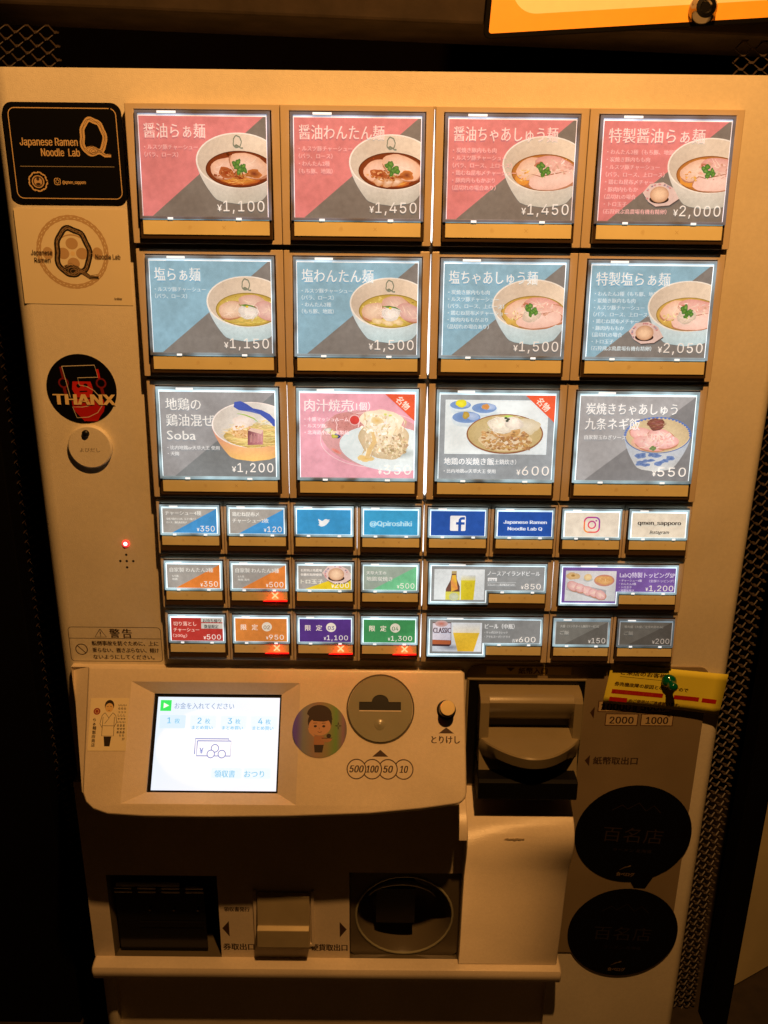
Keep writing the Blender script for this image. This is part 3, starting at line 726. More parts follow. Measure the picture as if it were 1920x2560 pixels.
def d_shumai(A, bg):
    A.food = True; bg.rect(0, 0, A.cw, A.ch, (226, 166, 182))
    A.text('肉汁焼売', 3.4, 12.0, 9.4, (250, 240, 240), width=34, bold=.28, offset=-.006); A.text('（1個）', 37, 11.2, 6.4, (250, 236, 238), width=13, bold=.15)
    for i, t in enumerate(['・十勝マッシュルーム', '・ルスツ豚', '・北海道小麦自家製麺']): A.text(t, 3.2, 19.6 + i * 4.7, 3.3, (250, 230, 234), bold=.1)
    A.d = .05
    A.ell(54, 33, 39.5, 20.5, (214, 160, 160), (206, 156, 158), rot=.16, n=48, rings=3)
    A.ring(54, 33, 39.5, .35, (240, 214, 214), n=60, ry=20.0)
    A.ell(34, 22, 15, 8.2, (196, 134, 128), (204, 146, 144), jit=.1)
    for i in range(90):
        a = random.random() * 6.28; q = math.sqrt(random.random()); A.ell(35 + 15 * q * math.cos(a), 22 + 8 * q * math.sin(a), .35, .3, (160, 88, 90), (180, 110, 110), n=6, rings=1)
    A.ell(39, 18.8, 3.3, 3.0, (206, 72, 66), (200, 70, 66)); A.ring(39, 18.8, 3.6, .3, (240, 210, 210))
    A.line([(25, 18.5), (26.5, 22), (26, 26)], .4, (246, 226, 226)); A.line([(48, 12), (46, 17), (42.5, 20), (41.6, 24)], .5, (246, 220, 222))
    for c, x, y in (((220, 214, 120), 21.5, 27), ((236, 226, 140), 24, 28.6), ((60, 74, 150), 26.5, 30.4), ((210, 206, 90), 24.6, 30.6), ((230, 230, 220), 20, 26)): A.ell(x, y, 2.2, 1.7, c, tuple(int(v * .8) for v in c), jit=.4, n=12)
    A.ell(26, 41.5, 4, 1.2, (222, 120, 108), (222, 150, 142), rot=.5)
    A.ell(64, 39, 36, 16.5, (228, 238, 240), (214, 228, 232), rot=.1, n=48, rings=3)
    A.ell(73, 42.5, 14, 4.6, (150, 160, 158), (222, 234, 236), n=30, rings=4)
    A.ell(47, 46.5, 5.5, 2.6, (222, 184, 110), (230, 206, 150), jit=.3)
    A.ell(60.5, 32.5, 17.5, 15.0, (234, 220, 194), (200, 180, 144), jit=.10, n=40, rings=6, power=1.6)
    A.ell(58.5, 20, 14.5, 9.5, (250, 244, 228), (234, 222, 196), jit=.16, n=34, rings=4)
    for i in range(90):
        a = random.uniform(-1.2, 1.2) + 1.57; x = 60 + random.uniform(-14.5, 14.5); y = random.uniform(13, 41); l = random.uniform(3, 8)
        A.line([(x, y), (x + l * .35 * math.cos(a) + 1, y + l * .45), (x + l * .5 * math.cos(a), y + l)], random.uniform(.5, 1.4), jitc(random.choice([(246, 236, 214), (236, 222, 194), (214, 194, 158)]), 16), taper=True)
    speckle(A, 68, 37, 10, 9, 80, [(190, 166, 130), (204, 182, 146), (216, 198, 166), (178, 154, 118)], .6, 2.0)
    speckle(A, 55, 22, 12, 8, 70, [(252, 248, 236), (240, 230, 206), (228, 208, 170)], .6, 2.0)
    speckle(A, 56, 36, 9, 7, 50, [(246, 238, 218), (224, 204, 168), (204, 180, 140)], .6, 1.8)
    A.ell(55, 19, 4.2, 2.8, (226, 190, 116), (236, 218, 176), jit=.2)
    A.line([(52, 27), (53.5, 34), (50, 40), (48, 46)], [2, 3.2, 3.4, 3], (226, 196, 140))
    for x, y in ((61, 14.4), (64.5, 15.2)): A.ell(x, y, 1.4, .8, (202, 210, 96), (222, 224, 150), jit=.3, n=10)
    ribbon(A); price(A, '350', 80, 57.8, 8.9, 20)
def d_rice(A, bg):
    A.food = True; bg.rect(0, 0, A.cw, A.ch, (150, 158, 164))
    A.rect(3.8, 3.6, 77.5, 42.5, [(216, 228, 232), (222, 232, 236), (214, 226, 232), (226, 236, 238)])
    for cx, cy, rx in ((14.5, 7.5, 8), (31.5, 9.5, 9.5), (19, 16.2, 10.8)):
        A.ell(cx + 1, cy + 3.6, rx, 3.4, (170, 190, 206), (212, 226, 232), n=24)
        A.ell(cx, cy + .8, rx, rx * .42, (206, 222, 234), (206, 222, 234), n=28, rings=1); A.ell(cx, cy - .2, rx * .93, rx * .38, (98, 132, 188), (124, 154, 202), n=28)
        A.ell(cx + rx * .35, cy - 1, rx * .5, rx * .24, (178, 196, 226), (150, 174, 214), jit=.2)
    A.ell(15, 6.2, 4.2, 2.6, (228, 224, 70), (214, 206, 40), jit=.15); A.ell(32.5, 8.4, 2.6, 2.2, (206, 130, 70), (196, 150, 90), jit=.2); A.ell(18.6, 14.6, 2.6, 2.5, (196, 170, 84), (172, 142, 60), jit=.2)
    A.ell(47.5, 32.5, 27.6, 9.6, (150, 146, 138), (214, 226, 230), n=36)
    A.ell(47, 27.8, 27.6, 14.4, (132, 82, 56), (144, 96, 66), n=48, rings=1); A.ell(47, 27.6, 26.6, 13.5, (206, 190, 152), (188, 168, 118), n=48, rings=5)
    A.ell(62, 22, 9, 6.5, (222, 216, 198), (206, 194, 164), jit=.25)
    A.ell(47.5, 33, 18.5, 7.4, (226, 214, 194), (214, 192, 150), jit=.1); A.ell(47, 24.5, 11, 7, (214, 184, 140), (200, 160, 106), jit=.15)
    for i in range(150): x = 48 + 17 * random.uniform(-1, 1); y = random.uniform(26, 39); A.ell(x, y, random.uniform(.7, 1.9), random.uniform(.5, 1.2), jitc(random.choice([(196, 150, 92), (168, 116, 70), (220, 186, 130), (140, 100, 78), (236, 220, 188), (206, 170, 104)]), 16), jitc((176, 134, 86), 16), jit=.35, n=9, rings=2)
    A.line([(35, 23), (41, 18), (48, 15.2), (52, 14.8)], 2.2, (176, 206, 100), taper=True)
    heap(A, 44, 21.5, 9.5, 5.8, 70, (238, 230, 214), .28); heap(A, 53, 20, 6.5, 4.8, 40, (236, 228, 216), .28)
    for x, y in ((47.2, 16.2), (49, 17), (48.2, 18.2)): A.ell(x, y, 1.2, .8, (52, 58, 50), (80, 84, 70), n=10, rings=2)
    A.text('地鶏の炭焼き飯', 3.8, 49.8, 5.6, (240, 244, 246), width=36, bold=.2); A.text('（土鍋炊き）', 39, 49.4, 4.0, (236, 240, 242), width=17, bold=.12)
    A.text('・比内地鶏or天草大王 使用', 3.8, 56, 3.2, (232, 236, 238), bold=.1)
    ribbon(A); price(A, '600', 80, 57.4, 8.9, 19.5)
def d_chashu_rice(A, bg):
    A.food = True; bg.rect(0, 0, A.cw, A.ch, (160, 160, 162)); bg.poly([(A.cw, 0), (A.cw, A.ch), (A.cw * .06, A.ch)], (128, 128, 130))
    A.text('炭焼きちゃあしゅう', 4.2, 12.2, 9, (238, 238, 236), width=65, bold=.25, offset=-.006); A.text('九条ネギ飯', 4.2, 23, 9, (238, 238, 236), width=39, bold=.25, offset=-.006)
    A.text('自家製玉ねぎソース', 4.2, 30.5, 3.4, (222, 224, 224), bold=.1)
    A.d = .05
    cx, cy = 57, 27.5
    bowl_shape(A, cx, cy, 24, 13.2, 54, (176, 190, 210), (206, 208, 206), (196, 176, 142), (216, 196, 160), rim=(92, 116, 166))
    A.ell(cx, cy, 22.6, 11.9, (214, 196, 160), (198, 178, 140), n=40)
    for i in range(22):
        x = cx + random.uniform(-18, 18); y = 41 + random.uniform(0, 9); 
        if abs(x - cx) < 20 - (y - 40) * .9: A.ell(x, y, random.uniform(1.6, 3.4), random.uniform(.9, 1.9), (84, 108, 164), (120, 142, 186), jit=.4, n=12, rings=2)
    for k in range(26):
        a = math.pi + k * math.pi / 25; A.ell(cx + 23.4 * math.cos(a), cy + 12.6 * math.sin(a), 1.1, .8, (78, 104, 172), (110, 132, 186), n=8, rings=1)
    A.ell(54, 32, 16.5, 6.6, (232, 206, 184), (214, 170, 146), jit=.12)
    for (x, y, r, t) in ((46, 27, 9, .25), (60, 28.6, 10, .35), (52, 33, 11, .15), (64, 33, 8, -.2)): chashu(A, x, y, r, r * .46, t, (240, 202, 196), (222, 164, 158))
    A.ell(55, 19.6, 6.6, 4, (140, 92, 78), (116, 74, 62), jit=.25)
    speckle(A, 57, 31, 15, 6, 70, [(242, 208, 202), (232, 188, 180), (226, 174, 166), (246, 220, 212)], .6, 1.9)
    noodles(A, 55, 19.6, 6.6, 4.2, 44, (150, 98, 84), .5)
    for i in range(16): x = 50 + i * .6; A.line([(x, 26), (x + random.uniform(-1, 1), 29), (x + random.uniform(-2, 2), 33)], .25, (238, 220, 206), taper=True)
    for dx, dy in ((0, 0), (1.6, .8), (-1.2, 1), (.6, 1.8)): A.ell(54 + dx, 36 + dy, 1.3, 1, (96, 130, 70), (130, 150, 100), jit=.3, n=10, rings=2)
    price(A, '550', 79.5, 57.2, 8.9, 20.5)
for i, (d, lb) in enumerate(((d_soba, 'grey mixed soba button priced 1,200'), (d_shumai, 'pink dumpling button with a red corner priced 350'), (d_rice, 'grey rice bowl button with three blue dishes priced 600'), (d_chashu_rice, 'grey pork rice button with a blue and white bowl priced 550'))):
    make_button(i * 2, 2, BIG, lb, d, 'p3', gapL=1.1 if i == 2 else .25, gapR=1.1 if i == 1 else .25)

# small keys
def sm_split(lines, amount, light, base, szs, shape='up', tcol=(228, 228, 222)):
    def draw(A, bg):
        A.food = False; bg.rect(0, 0, A.cw, A.ch, light)
        if base: bg.poly([(A.cw, 0), (A.cw, A.ch), (A.cw * .16, A.ch)] if shape == 'up' else [(A.cw, 0), (A.cw, A.ch), (0, A.ch)], base)
        for (t, u, v, s_, w) in lines: A.text(t, u, v, s_, tcol, width=w, bold=.14 if s_ > 2.2 else .06)
        price(A, amount, A.cw - 1.5, A.ch - 1.6, 5.6, 10.8 if len(amount) == 3 else 15.5)
    return draw
GL = (166, 162, 156)
def d_twitter(A, bg):
    A.food = False; bg.rect(0, 0, A.cw, A.ch, (64, 156, 214)); cx, cy = A.cw * .5, A.ch * .5
    W_ = (240, 246, 250)
    A.ell(cx + 1.6, cy - .5, 1.9, 1.8, W_, n=20, rings=1); A.ell(cx - .2, cy + .9, 3.6, 2.0, W_, rot=-.5, n=24, rings=1)
    A.poly([(cx - 4.6, cy + 2.1), (cx - 2.0, cy + 2.0), (cx, cy + 2.6), (cx - 2, cy + 3.1)], W_)
    A.poly([(cx - 4.2, cy - 2.4), (cx - 1, cy - .6), (cx + 1, cy - .6), (cx, cy + 1.5), (cx - 2.6, cy + .9), (cx - 3.9, cy - .9)], W_)
    A.poly([(cx - 4.0, cy + .1), (cx - 1, cy + .3), (cx - 1.4, cy + 2), (cx - 3, cy + 1.6)], W_)
    A.poly([(cx + 2.6, cy - 1.8), (cx + 4.6, cy - 2.0), (cx + 3.3, cy - .6)], W_); A.poly([(cx + 2.8, cy - .9), (cx + 4.4, cy - .7), (cx + 3.0, cy + .2)], W_)
def d_handle(A, bg):
    A.food = False; bg.rect(0, 0, A.cw, A.ch, (62, 158, 206)); A.text('@Qpiroshiki', A.cw / 2, A.ch * .62, 5, (176, 222, 240), width=31, font='inter', bold=.55, align='c')
def d_fb(A, bg):
    A.food = False; bg.rect(0, 0, A.cw, A.ch, (44, 88, 176)); W_ = (244, 248, 252); c = (44, 88, 176)
    A.rrect(A.cw / 2 - 5.8, A.ch / 2 - 5.8, A.cw / 2 + 5.8, A.ch / 2 + 5.6, .9, W_)
    x = A.cw / 2 + 1.4; y = A.ch / 2
    A.rect(x - 1.1, y - 1.6, x + 1.1, y + 5.6, c); A.rect(x - 2.8, y - 1.0, x + 3.6, y + .9, c)
    A.line([(x, y - 1.4), (x + .1, y - 2.8), (x + .9, y - 3.7), (x + 2.2, y - 3.9), (x + 3.7, y - 3.9)], 2.0, c)
def d_fbname(A, bg):
    A.food = False; bg.rect(0, 0, A.cw, A.ch, (40, 84, 172))
    A.text('Japanese Ramen', A.cw / 2, A.ch * .47, 3.3, (222, 234, 250), width=32, font='inter', bold=.4, align='c'); A.text('Noodle Lab Q', A.cw / 2, A.ch * .74, 3.3, (222, 234, 250), width=25.5, font='inter', bold=.4, align='c')
def d_ig(A, bg):
    A.food = False; bg.rect(0, 0, A.cw, A.ch, (230, 222, 206)); cx, cy = A.cw / 2, A.ch / 2
    pts = rr_pts(cx - 5.6, cy - 5.6, cx + 5.6, cy + 5.6, 3.2, 6); n = len(pts)
    def gc(p):
        t = max(0, min(1, ((p[1] - cy) / 5.6 - (p[0] - cx) / 5.6 * .6 + 1.4) / 2.8)); a, b, c = (142, 66, 176), (216, 52, 116), (240, 150, 60)
        return tuple(a[k] + (b[k] - a[k]) * t * 2 for k in range(3)) if t < .5 else tuple(b[k] + (c[k] - b[k]) * (t * 2 - 1) for k in range(3))
    for i in range(n): A.line([pts[i], pts[(i + 1) % n]], 1.1, gc(pts[i])); A.d -= A.step
    A.d += A.step
    for i in range(24):
        a, b_ = R(i * 15), R(i * 15 + 15); p = (cx + 2.7 * math.cos(a), cy + 2.7 * math.sin(a)); A.line([p, (cx + 2.7 * math.cos(b_), cy + 2.7 * math.sin(b_))], 1.05, gc(p)); A.d -= A.step
    A.d += A.step; A.ell(cx + 3.1, cy - 3.1, .65, .65, (172, 60, 160), n=12, rings=1)
def d_igname(A, bg):
    A.food = False; bg.rect(0, 0, A.cw, A.ch, (232, 222, 202))
    A.text('qmen_sapporo', A.cw / 2, A.ch * .46, 4, (62, 52, 46), width=32, font='inter', bold=.4, align='c'); A.text('Instagram', A.cw / 2 + .5, A.ch * .82, 3.7, (60, 50, 44), width=14.5, font='def', bold=.16, align='c', shear=.35)
r4 = [(sm_split([('チャーシュー4種', 2, 4.6, 3.6, 27), ('炭焼き豚内もも肉、ルスツ豚バラ', 3, 8.4, 1.9, 22), ('ロース、鶏むね昆布〆', 3, 11, 1.9, 15)], '350', GL, (70, 146, 206), 0), 'small grey and blue button priced 350'),
 (sm_split([('鶏むね昆布〆', 2, 5, 3.6, 20), ('チャーシュー2枚', 2, 9.8, 3.6, 27)], '120', GL, (70, 150, 212), 0), 'small grey and blue button priced 120'),
 (d_twitter, 'small blue button with a white bird emblem'), (d_handle, 'small blue button with an account name'), (d_fb, 'small dark blue button with a white letter f'), (d_fbname, 'small dark blue button with two lines of white words'),
 (d_ig, 'small cream button with a camera outline'), (d_igname, 'small cream button with dark account name')]
for i, (d, lb) in enumerate(r4): make_button(i, 3, SML, lb, d, 'p4', gapR=.45 if i == 3 else .15, gapL=.45 if i == 4 else .15)
def d_egg(A, bg):
    A.food = True; bg.rect(0, 0, A.cw, A.ch, GL); bg.poly([(A.cw, A.ch * .3), (A.cw, A.ch), (A.cw * .12, A.ch)], (226, 200, 44))
    A.text('石狩飛ぶ鳥農場', 2, 4.2, 2.2, INK_W, width=16, bold=.08); A.text('有機有精卵使用', 2, 7.6, 2.2, INK_W, width=16, bold=.08); A.text('トロ玉子', 2, 13.6, 3.9, (232, 230, 214), width=17, bold=.12)
    egg(A, 29, 6.6, .98); price(A, '200', A.cw - 1.5, A.ch - 1.6, 5.6, 10.8)
r5 = [(sm_split([('自家製 わんたん2種', 2.4, 5.4, 3.8, 33), ('もち豚', 4, 9.5, 1.9, 5), ('地鶏', 4, 12, 1.9, 4)], '350', GL, (222, 130, 58), 0), 'small grey and orange button priced 350', 0),
 (sm_split([('自家製 わんたん3種', 2.4, 5.4, 3.8, 33), ('もち豚', 4, 9.5, 1.9, 5), ('地鶏 海老', 4, 12, 1.9, 9)], '500', GL, (224, 134, 62), 0), 'small grey and orange button priced 500 with a red cross', 1),
 (d_egg, 'small yellow and grey egg button priced 200', 0), (sm_split([('天草大王の', 2, 6, 3, 15), ('地鶏炭焼き', 2, 11, 3.8, 20)], '500', (160, 176, 164), (118, 200, 150), 0), 'small pale green button priced 500', 0)]
for i, (d, lb, so) in enumerate(r5): make_button(i, 4, SML, lb, d, 'p5', soldout=bool(so), gapR=.45 if i == 3 else .15)
def lim(t, n, col, c2):
    def draw(A, bg):
        A.food = False; bg.rect(0, 0, A.cw, A.ch, col); A.text('限', 4.5, 8.6, 5, (246, 230, 214), bold=.2); A.text('定', 13, 8.6, 5, (246, 230, 214), bold=.2)
        A.ell(24.6, 6.6, 3.9, 3.7, (232, 224, 206), n=28, rings=1); A.text(n, 24.6, 8.2, 4.2, c2, align='c', bold=.15, font='inter')
        price(A, t, A.cw - 2.4, A.ch - 2.0, 5.2, 11.5 if len(t) == 3 else 16.5)
    return draw
def d_off(A, bg):
    A.food = False; bg.rect(0, 0, A.cw, A.ch, (184, 58, 50)); A.text('切り落とし', 2, 5.8, 3.8, (246, 206, 190), width=18, bold=.14); A.text('チャーシュー', 2, 10.6, 3.6, (246, 206, 190), width=20, bold=.12); A.text('（200g）', 1.4, 15.2, 3.2, (240, 190, 176), width=11, bold=.08)
    A.rect(23.5, 0, A.cw, 3.4, (206, 202, 192)); A.rect(23.5, 4.2, A.cw, 8.6, (206, 202, 192)); A.text('お持ち帰り', 25, 2.9, 3, (70, 60, 54), width=14, bold=.2); A.text('数量限定', 26, 7.8, 3.4, (70, 60, 54), width=11, bold=.2)
    price(A, '500', A.cw - 1.5, A.ch - 1.6, 5.4, 11)
r6 = [(d_off, 'small red button priced 500', 0), (lim('950', '02', (216, 134, 62), (150, 120, 90)), 'small orange button numbered 02', 1), (lim('1,100', '03', (86, 54, 132), (86, 54, 132)), 'small purple button numbered 03', 1), (lim('1,300', '04', (66, 146, 88), (90, 130, 90)), 'small green button numbered 04', 1)]
for i, (d, lb, so) in enumerate(r6): make_button(i, 5, SML, lb, d, 'p6', soldout=bool(so), gapR=.45 if i == 3 else .15)

def bottle(A, cx, by, k, label=None):
    A.ell(cx + 1, by, 4 * k, 1 * k, (120, 130, 140), (214, 224, 228), n=20)
def d_beer1(A, bg):
    A.food = True; bg.fill = (146, 150, 152)
    A.rect(2.2, 2.4, 40.6, 26.4, [(218, 228, 232), (226, 234, 238), (214, 224, 230), (222, 232, 236)])
    # brown bottle
    A.poly([(15.6, 5), (19.0, 5), (19.4, 10), (21.8, 16), (22, 26.4), (11, 26.4), (11.2, 18), (14.6, 11)], [(96, 70, 60), (130, 96, 70), (150, 100, 66), (110, 74, 66), (96, 66, 56), (96, 66, 56), (120, 84, 70), (84, 62, 56)])
    A.poly([(15.8, 7), (18.6, 7), (19.2, 11), (20.4, 18), (15.4, 20), (14.8, 12)], [(226, 180, 70), (230, 190, 60), (236, 196, 60), (230, 150, 80), (232, 186, 60), (222, 150, 90)])
    A.rect(15.4, 3.8, 19.2, 6, (180, 160, 110)); A.rect(11, 20.0, 22, 26.4, (214, 210, 90)); A.ell(17.5, 24, 3.8, 3.2, (206, 212, 190), (190, 200, 160), n=20)
    A.poly([(22.6, 11), (33.6, 11), (32.6, 26.4), (22.8, 26.4)], [(226, 214, 60), (220, 204, 50), (214, 196, 44), (206, 190, 44)])
    A.rect(22.8, 7, 33.6, 11, [(226, 232, 230), (200, 206, 208), (222, 220, 150), (232, 228, 170)]); A.ring(28.3, 15, 2.6, .3, (196, 176, 44)); A.ring(28.3, 15, 1.7, .25, (196, 176, 44))
    A.text('ノースアイランドビール', 42.5, 6.6, 4.2, (232, 236, 238), width=40, bold=.14)
    A.rect(43, 8.8, 50, 11.6, (236, 240, 242)); A.text('北海道', 43.8, 11.2, 2.2, (130, 134, 136), width=5, bold=.06)
    A.line([(43, 12.4), (64.6, 12.4), (64.6, 15), (43, 15), (43, 12.4)], .2, (216, 222, 224)); A.text('ピルスナー｜限定醸造ありませ', 43.6, 14.6, 2.0, (224, 228, 230), width=20, bold=.06)
    price(A, '850', 83.6, 17.2, 5.8, 12.5)
def d_beer2(A, bg):
    A.food = True; bg.fill = (136, 138, 138)
    A.rect(2.2, 2.4, 40.6, 26.0, [(206, 216, 226), (222, 228, 234), (216, 222, 230), (196, 206, 218)])
    A.ell(16, 22.6, 12, 3, (130, 138, 156), (206, 214, 226), n=24)
    A.poly([(2.2, 2.4), (16.6, 2.4), (17, 20), (15.5, 21.8), (2.2, 21.6)], [(120, 70, 60), (96, 60, 60), (70, 46, 50), (60, 40, 46), (70, 46, 48)])
    A.poly([(2.2, 16.5), (16.6, 17), (16.4, 20.2), (2.2, 20)], (176, 96, 60))
    A.poly([(2.2, 3), (16.2, 3), (16.6, 16.8), (2.2, 16.4)], [(222, 214, 222), (206, 204, 220), (196, 196, 214), (214, 210, 222)])
    A.ell(9, 3.4, 5, 2.6, (190, 110, 90), (196, 170, 170)); A.text('CLASSIC', 2.6, 10.4, 6, (74, 42, 52), width=13.6, bold=.3, font='def')
    A.poly([(18.2, 10.6), (38.8, 10.6), (34.6, 25.8), (22, 25.8)], [(232, 196, 66), (226, 190, 60), (222, 178, 50), (224, 180, 50)])
    A.poly([(18, 3), (39, 3), (38.8, 10.6), (18.2, 10.6)], [(216, 222, 228), (212, 218, 224), (232, 224, 196), (236, 228, 206)])
    A.text('ビール（中瓶）', 42.8, 6.4, 4.4, (232, 234, 234), width=23, bold=.14); A.text('・サッポロクラシック', 42.6, 10.6, 2.2, (220, 222, 222), width=18, bold=.06); A.text('・アサヒスーパードライ', 42.6, 14, 2.2, (220, 222, 222), width=20, bold=.06)
    price(A, '600', 82.6, 17.4, 5.8, 13); A.text('各', 64.2, 17.4, 3, (224, 226, 226), bold=.1)
def d_top(A, bg):
    A.food = True; bg.fill = (122, 92, 164)
    A.rect(2.4, 2.6, 41.0, 26.4, [(206, 206, 210), (216, 214, 216), (196, 204, 208), (214, 220, 222)])
    A.ell(8, 6.8, 5, 3, (226, 190, 130), (206, 176, 130), jit=.2); A.ell(8, 6.4, 1.6, 1, (150, 110, 50), (190, 150, 90))
    A.ell(19.6, 9.4, 3.6, 1.8, (140, 150, 140), (190, 196, 196)); A.ell(19.4, 7.6, 3.0, 2.6, (238, 218, 172), (220, 190, 136))
    A.ell(32, 10, 7.8, 4.6, (206, 150, 130), (196, 136, 116)); A.ell(32, 9.8, 6.4, 3.6, (232, 196, 140), (214, 160, 100), jit=.2)
    for i in range(9): A.ell(32 + random.uniform(-4, 4), 9.6 + random.uniform(-2, 2), 1.6, 1, jitc((230, 190, 130), 18), (206, 150, 90), jit=.3, n=9, rings=2)
    A.poly([(4, 11.4), (34, 17.6), (33.4, 25.4), (29, 25.6), (3, 17.6)], [(196, 190, 190), (170, 170, 176), (150, 150, 158), (164, 160, 166), (186, 182, 184)])
    for x, y, r in ((8.6, 14.6, 4.6), (14, 16.2, 4.2), (19.6, 18.2, 4.2), (24.6, 19.8, 4.0), (29.6, 21.4, 4.2)): chashu(A, x, y, r, r * .72, .5, (236, 200, 196), (216, 162, 160))
    A.text('LabQ特製トッピングSP', 43.4, 7.0, 4.6, (226, 216, 240), width=42, bold=.15); A.text('（全部トッピング）', 66, 10.6, 2.3, (216, 204, 232), width=19, bold=.06)
    for i, t in enumerate(['・チャーシュー4種', '・わんたん2種', '・トロ玉子', '・地鶏炭焼き']): A.text(t, 43.4, 10.4 + i * 2.6, 2.1, (222, 212, 236), bold=.05)
    price(A, '1,200', 84.8, 17.6, 5.8, 18.5)
make_button(4, 4, WID, 'wide grey beer button priced 850 with bottle and glass', d_beer1, 'p4', gapL=.45)
make_button(6, 4, WID, 'wide purple topping button priced 1,200', d_top, 'p5', gapL=.3)
make_button(4, 5, WID, 'wide grey beer button priced 600 with a wide glass', d_beer2, 'p5', gapL=.45)
dk = lambda am, t: sm_split([(t, 3, 4.2, 2.3, 30), ('ご飯', 3, 9.8, 3.4, 7)], am, (134, 134, 128), (112, 110, 104), 0, tcol=(196, 196, 188))
make_button(6, 5, SML, 'small dim grey button priced 150', dk('150', '大盛（ランチタイム無料サービス）'), 'pd', backm='backdim', gapL=.3)
make_button(7, 5, SML, 'small unlit grey button priced 200', dk('200', '特大盛（大盛ご注文の方のみ）'), 'pdd', backm='backdim', lit='dim')

# light seen through the joints between the key blocks
def leak(x, za, zb, wd):
    b = MB(); b.poly([(x - .08, -1.5, za), (x + .08, -1.5, za), (x + wd / 2, -1.5, zb + (za - zb) * .35), (x + wd / 2, -1.5, zb + 2), (x, -1.5, zb), (x - wd / 2, -1.5, zb + 2), (x - wd / 2, -1.5, zb + (za - zb) * .35)])
    b.build('backlight_gap', M['leak'], machine, fixn=False)
leak(0, -2, -84, 1.0); leak(0, -91, -173, 1.3); leak(0, -181, -262, 2.3); leak(-100, -181, -263, .35)
for k in (3, 4, 5): leak(0, rowz(k) - 2, rowz(k) - 40, .6)
leak(100, rowz(4) - 2, rowz(4) - 42, .3); leak(-50, rowz(3) - 4, rowz(3) - 38, .2)

# ---- call button, indicator, speaker holes, warning print
def disc(cx, y0, y1, cz, r, name, m, parent, n=40, bevel=0.):
    b = MB(); b.loft([[(cx + r * math.cos(2 * math.pi * i / n), y, cz + r * math.sin(2 * math.pi * i / n)) for i in range(n)] for y in (y0, y1)])
    return b.build(name, m, parent, bevel=bevel, smooth=True)
cb = disc(-246.3, 7, 2.2, -229, 16.1, 'call_button', M['white'], machine, bevel=1.0)
FS = lambda x0, z0, y: (lambda u, v, d: (x0 + u, y - d, z0 - v))
A = Art(FS(-246.3, -229, 2.2), 99, 99); A.clip = lambda p: p; A.td = .05; A.text('よびだし', 0, 3.4, 3.6, width=15, align='c'); A.tx.build('call_lettering', M['dimink'], cb, color=True)
b = MB(); b.loft([[(-248 + r * math.cos(2 * math.pi * i / 20), y, -218.6 + r * math.sin(2 * math.pi * i / 20)) for i in range(20)] for y, r in ((2.3, 2.7), (.8, 2.6), (0, 1.9), (-.3, .9))])
b.build('call_lamp', M['black'], cb, smooth=True)
b = MB(); b.loft([[(-227.5 + r * math.cos(2 * math.pi * i / 24), y, -305.5 + r * math.sin(2 * math.pi * i / 24)) for i in range(24)] for y, r in ((6.2, 2.9), (5.2, 2.8), (4.6, 1.9))])
led = b.build('power_indicator', M['ledring'], machine, smooth=True)
b = MB(); b.loft([[(-227.5 + r * math.cos(2 * math.pi * i / 20), y, -305.3 + r * math.sin(2 * math.pi * i / 20)) for i in range(20)] for y, r in ((4.8, 1.6), (4.0, 1.3), (3.7, .5))])
b.build('lamp_core', M['ledcore'], led, smooth=True)
for dx, dz in ((0, 0), (5, 0), (-5, 0), (0, 5.2), (-.2, -5.2)):
    disc(-228.1 + dx, 6.2, 5.93, -320 + dz, .95, 'speaker_hole', M['slotdark'], machine, n=14)
A = Art(FS(-280.6, -376.4, 6.0), 80, 40, d0=.02); A.td = .08
ik = (66, 44, 30)
pts = rr_pts(.6, .3, 74, 30.6, 3.0)
A.line(pts + [pts[0], pts[1]], .42, ik); A.line([(.6, 10.2), (74, 10.2)], .42, ik)
A.line([(26, 2), (30.6, 9.0), (21.4, 9.0), (26, 2), (26.3, 2.4)], .6, ik); A.line([(26, 4.2), (26, 6.8)], .8, ik); A.ell(26, 7.9, .4, .4, ik)
A.text('警', 33.4, 8.8, 8.6, ik, bold=.45); A.text('告', 43.4, 8.8, 8.6, ik, bold=.45)
A.ring(9.6, 20.0, 4.6, .7, ik); A.line([(6.5, 16.8), (12.7, 23.2)], .7, ik)
for i, (t, w, u) in enumerate((('転倒事故を防ぐために、上に', 53, 18.4), ('乗らない、揺さぶらない、傾け', 53, 18.4), ('ないようにしてください。', 49, 18.4))): A.text(t, u, 16.2 + i * 6.1, 4.6, ik, width=w, bold=.3)
A.mb.build('warning_outline', M['print'], machine, color=True); A.tx.build('warning_lettering', M['ink'], machine, color=True)

# ---- touch panel tower: a leaning block
KS = math.hypot(1, .6943254); SY = -.6943254 / KS; SZ = -1 / KS           # down the slope
NY = SZ; NZ = -SY                                                          # outward normal (y, z)
TK = 1.0297
def TP(x, s_, d): return (.925 + TK * x, -.97 + TK * (SY * s_ + NY * d), -407.5 + TK * (SZ * s_ + NZ * d))
TF = lambda u, v, d: TP(u, v, d)
outl = [(-259.5, 1.5), (33.0, 1.5)]
outl = []
outl += [(-258, .5)] + [(31.5, .5), (34, 2.5)]
outl += [(34, 90)] + [(34 - 9 * (1 - math.cos(R(a))), 90 + 9 * math.sin(R(a))) for a in (25, 50, 75)] + [(0, 102.5), (-38, 106.2), (-100, 108.8), (-160, 109.8), (-205, 109.6), (-232, 108.2), (-243, 104.8), (-249, 100), (-252.3, 93)]
tower = empty('touch_panel_tower'); bpy.data.objects.remove(tower)
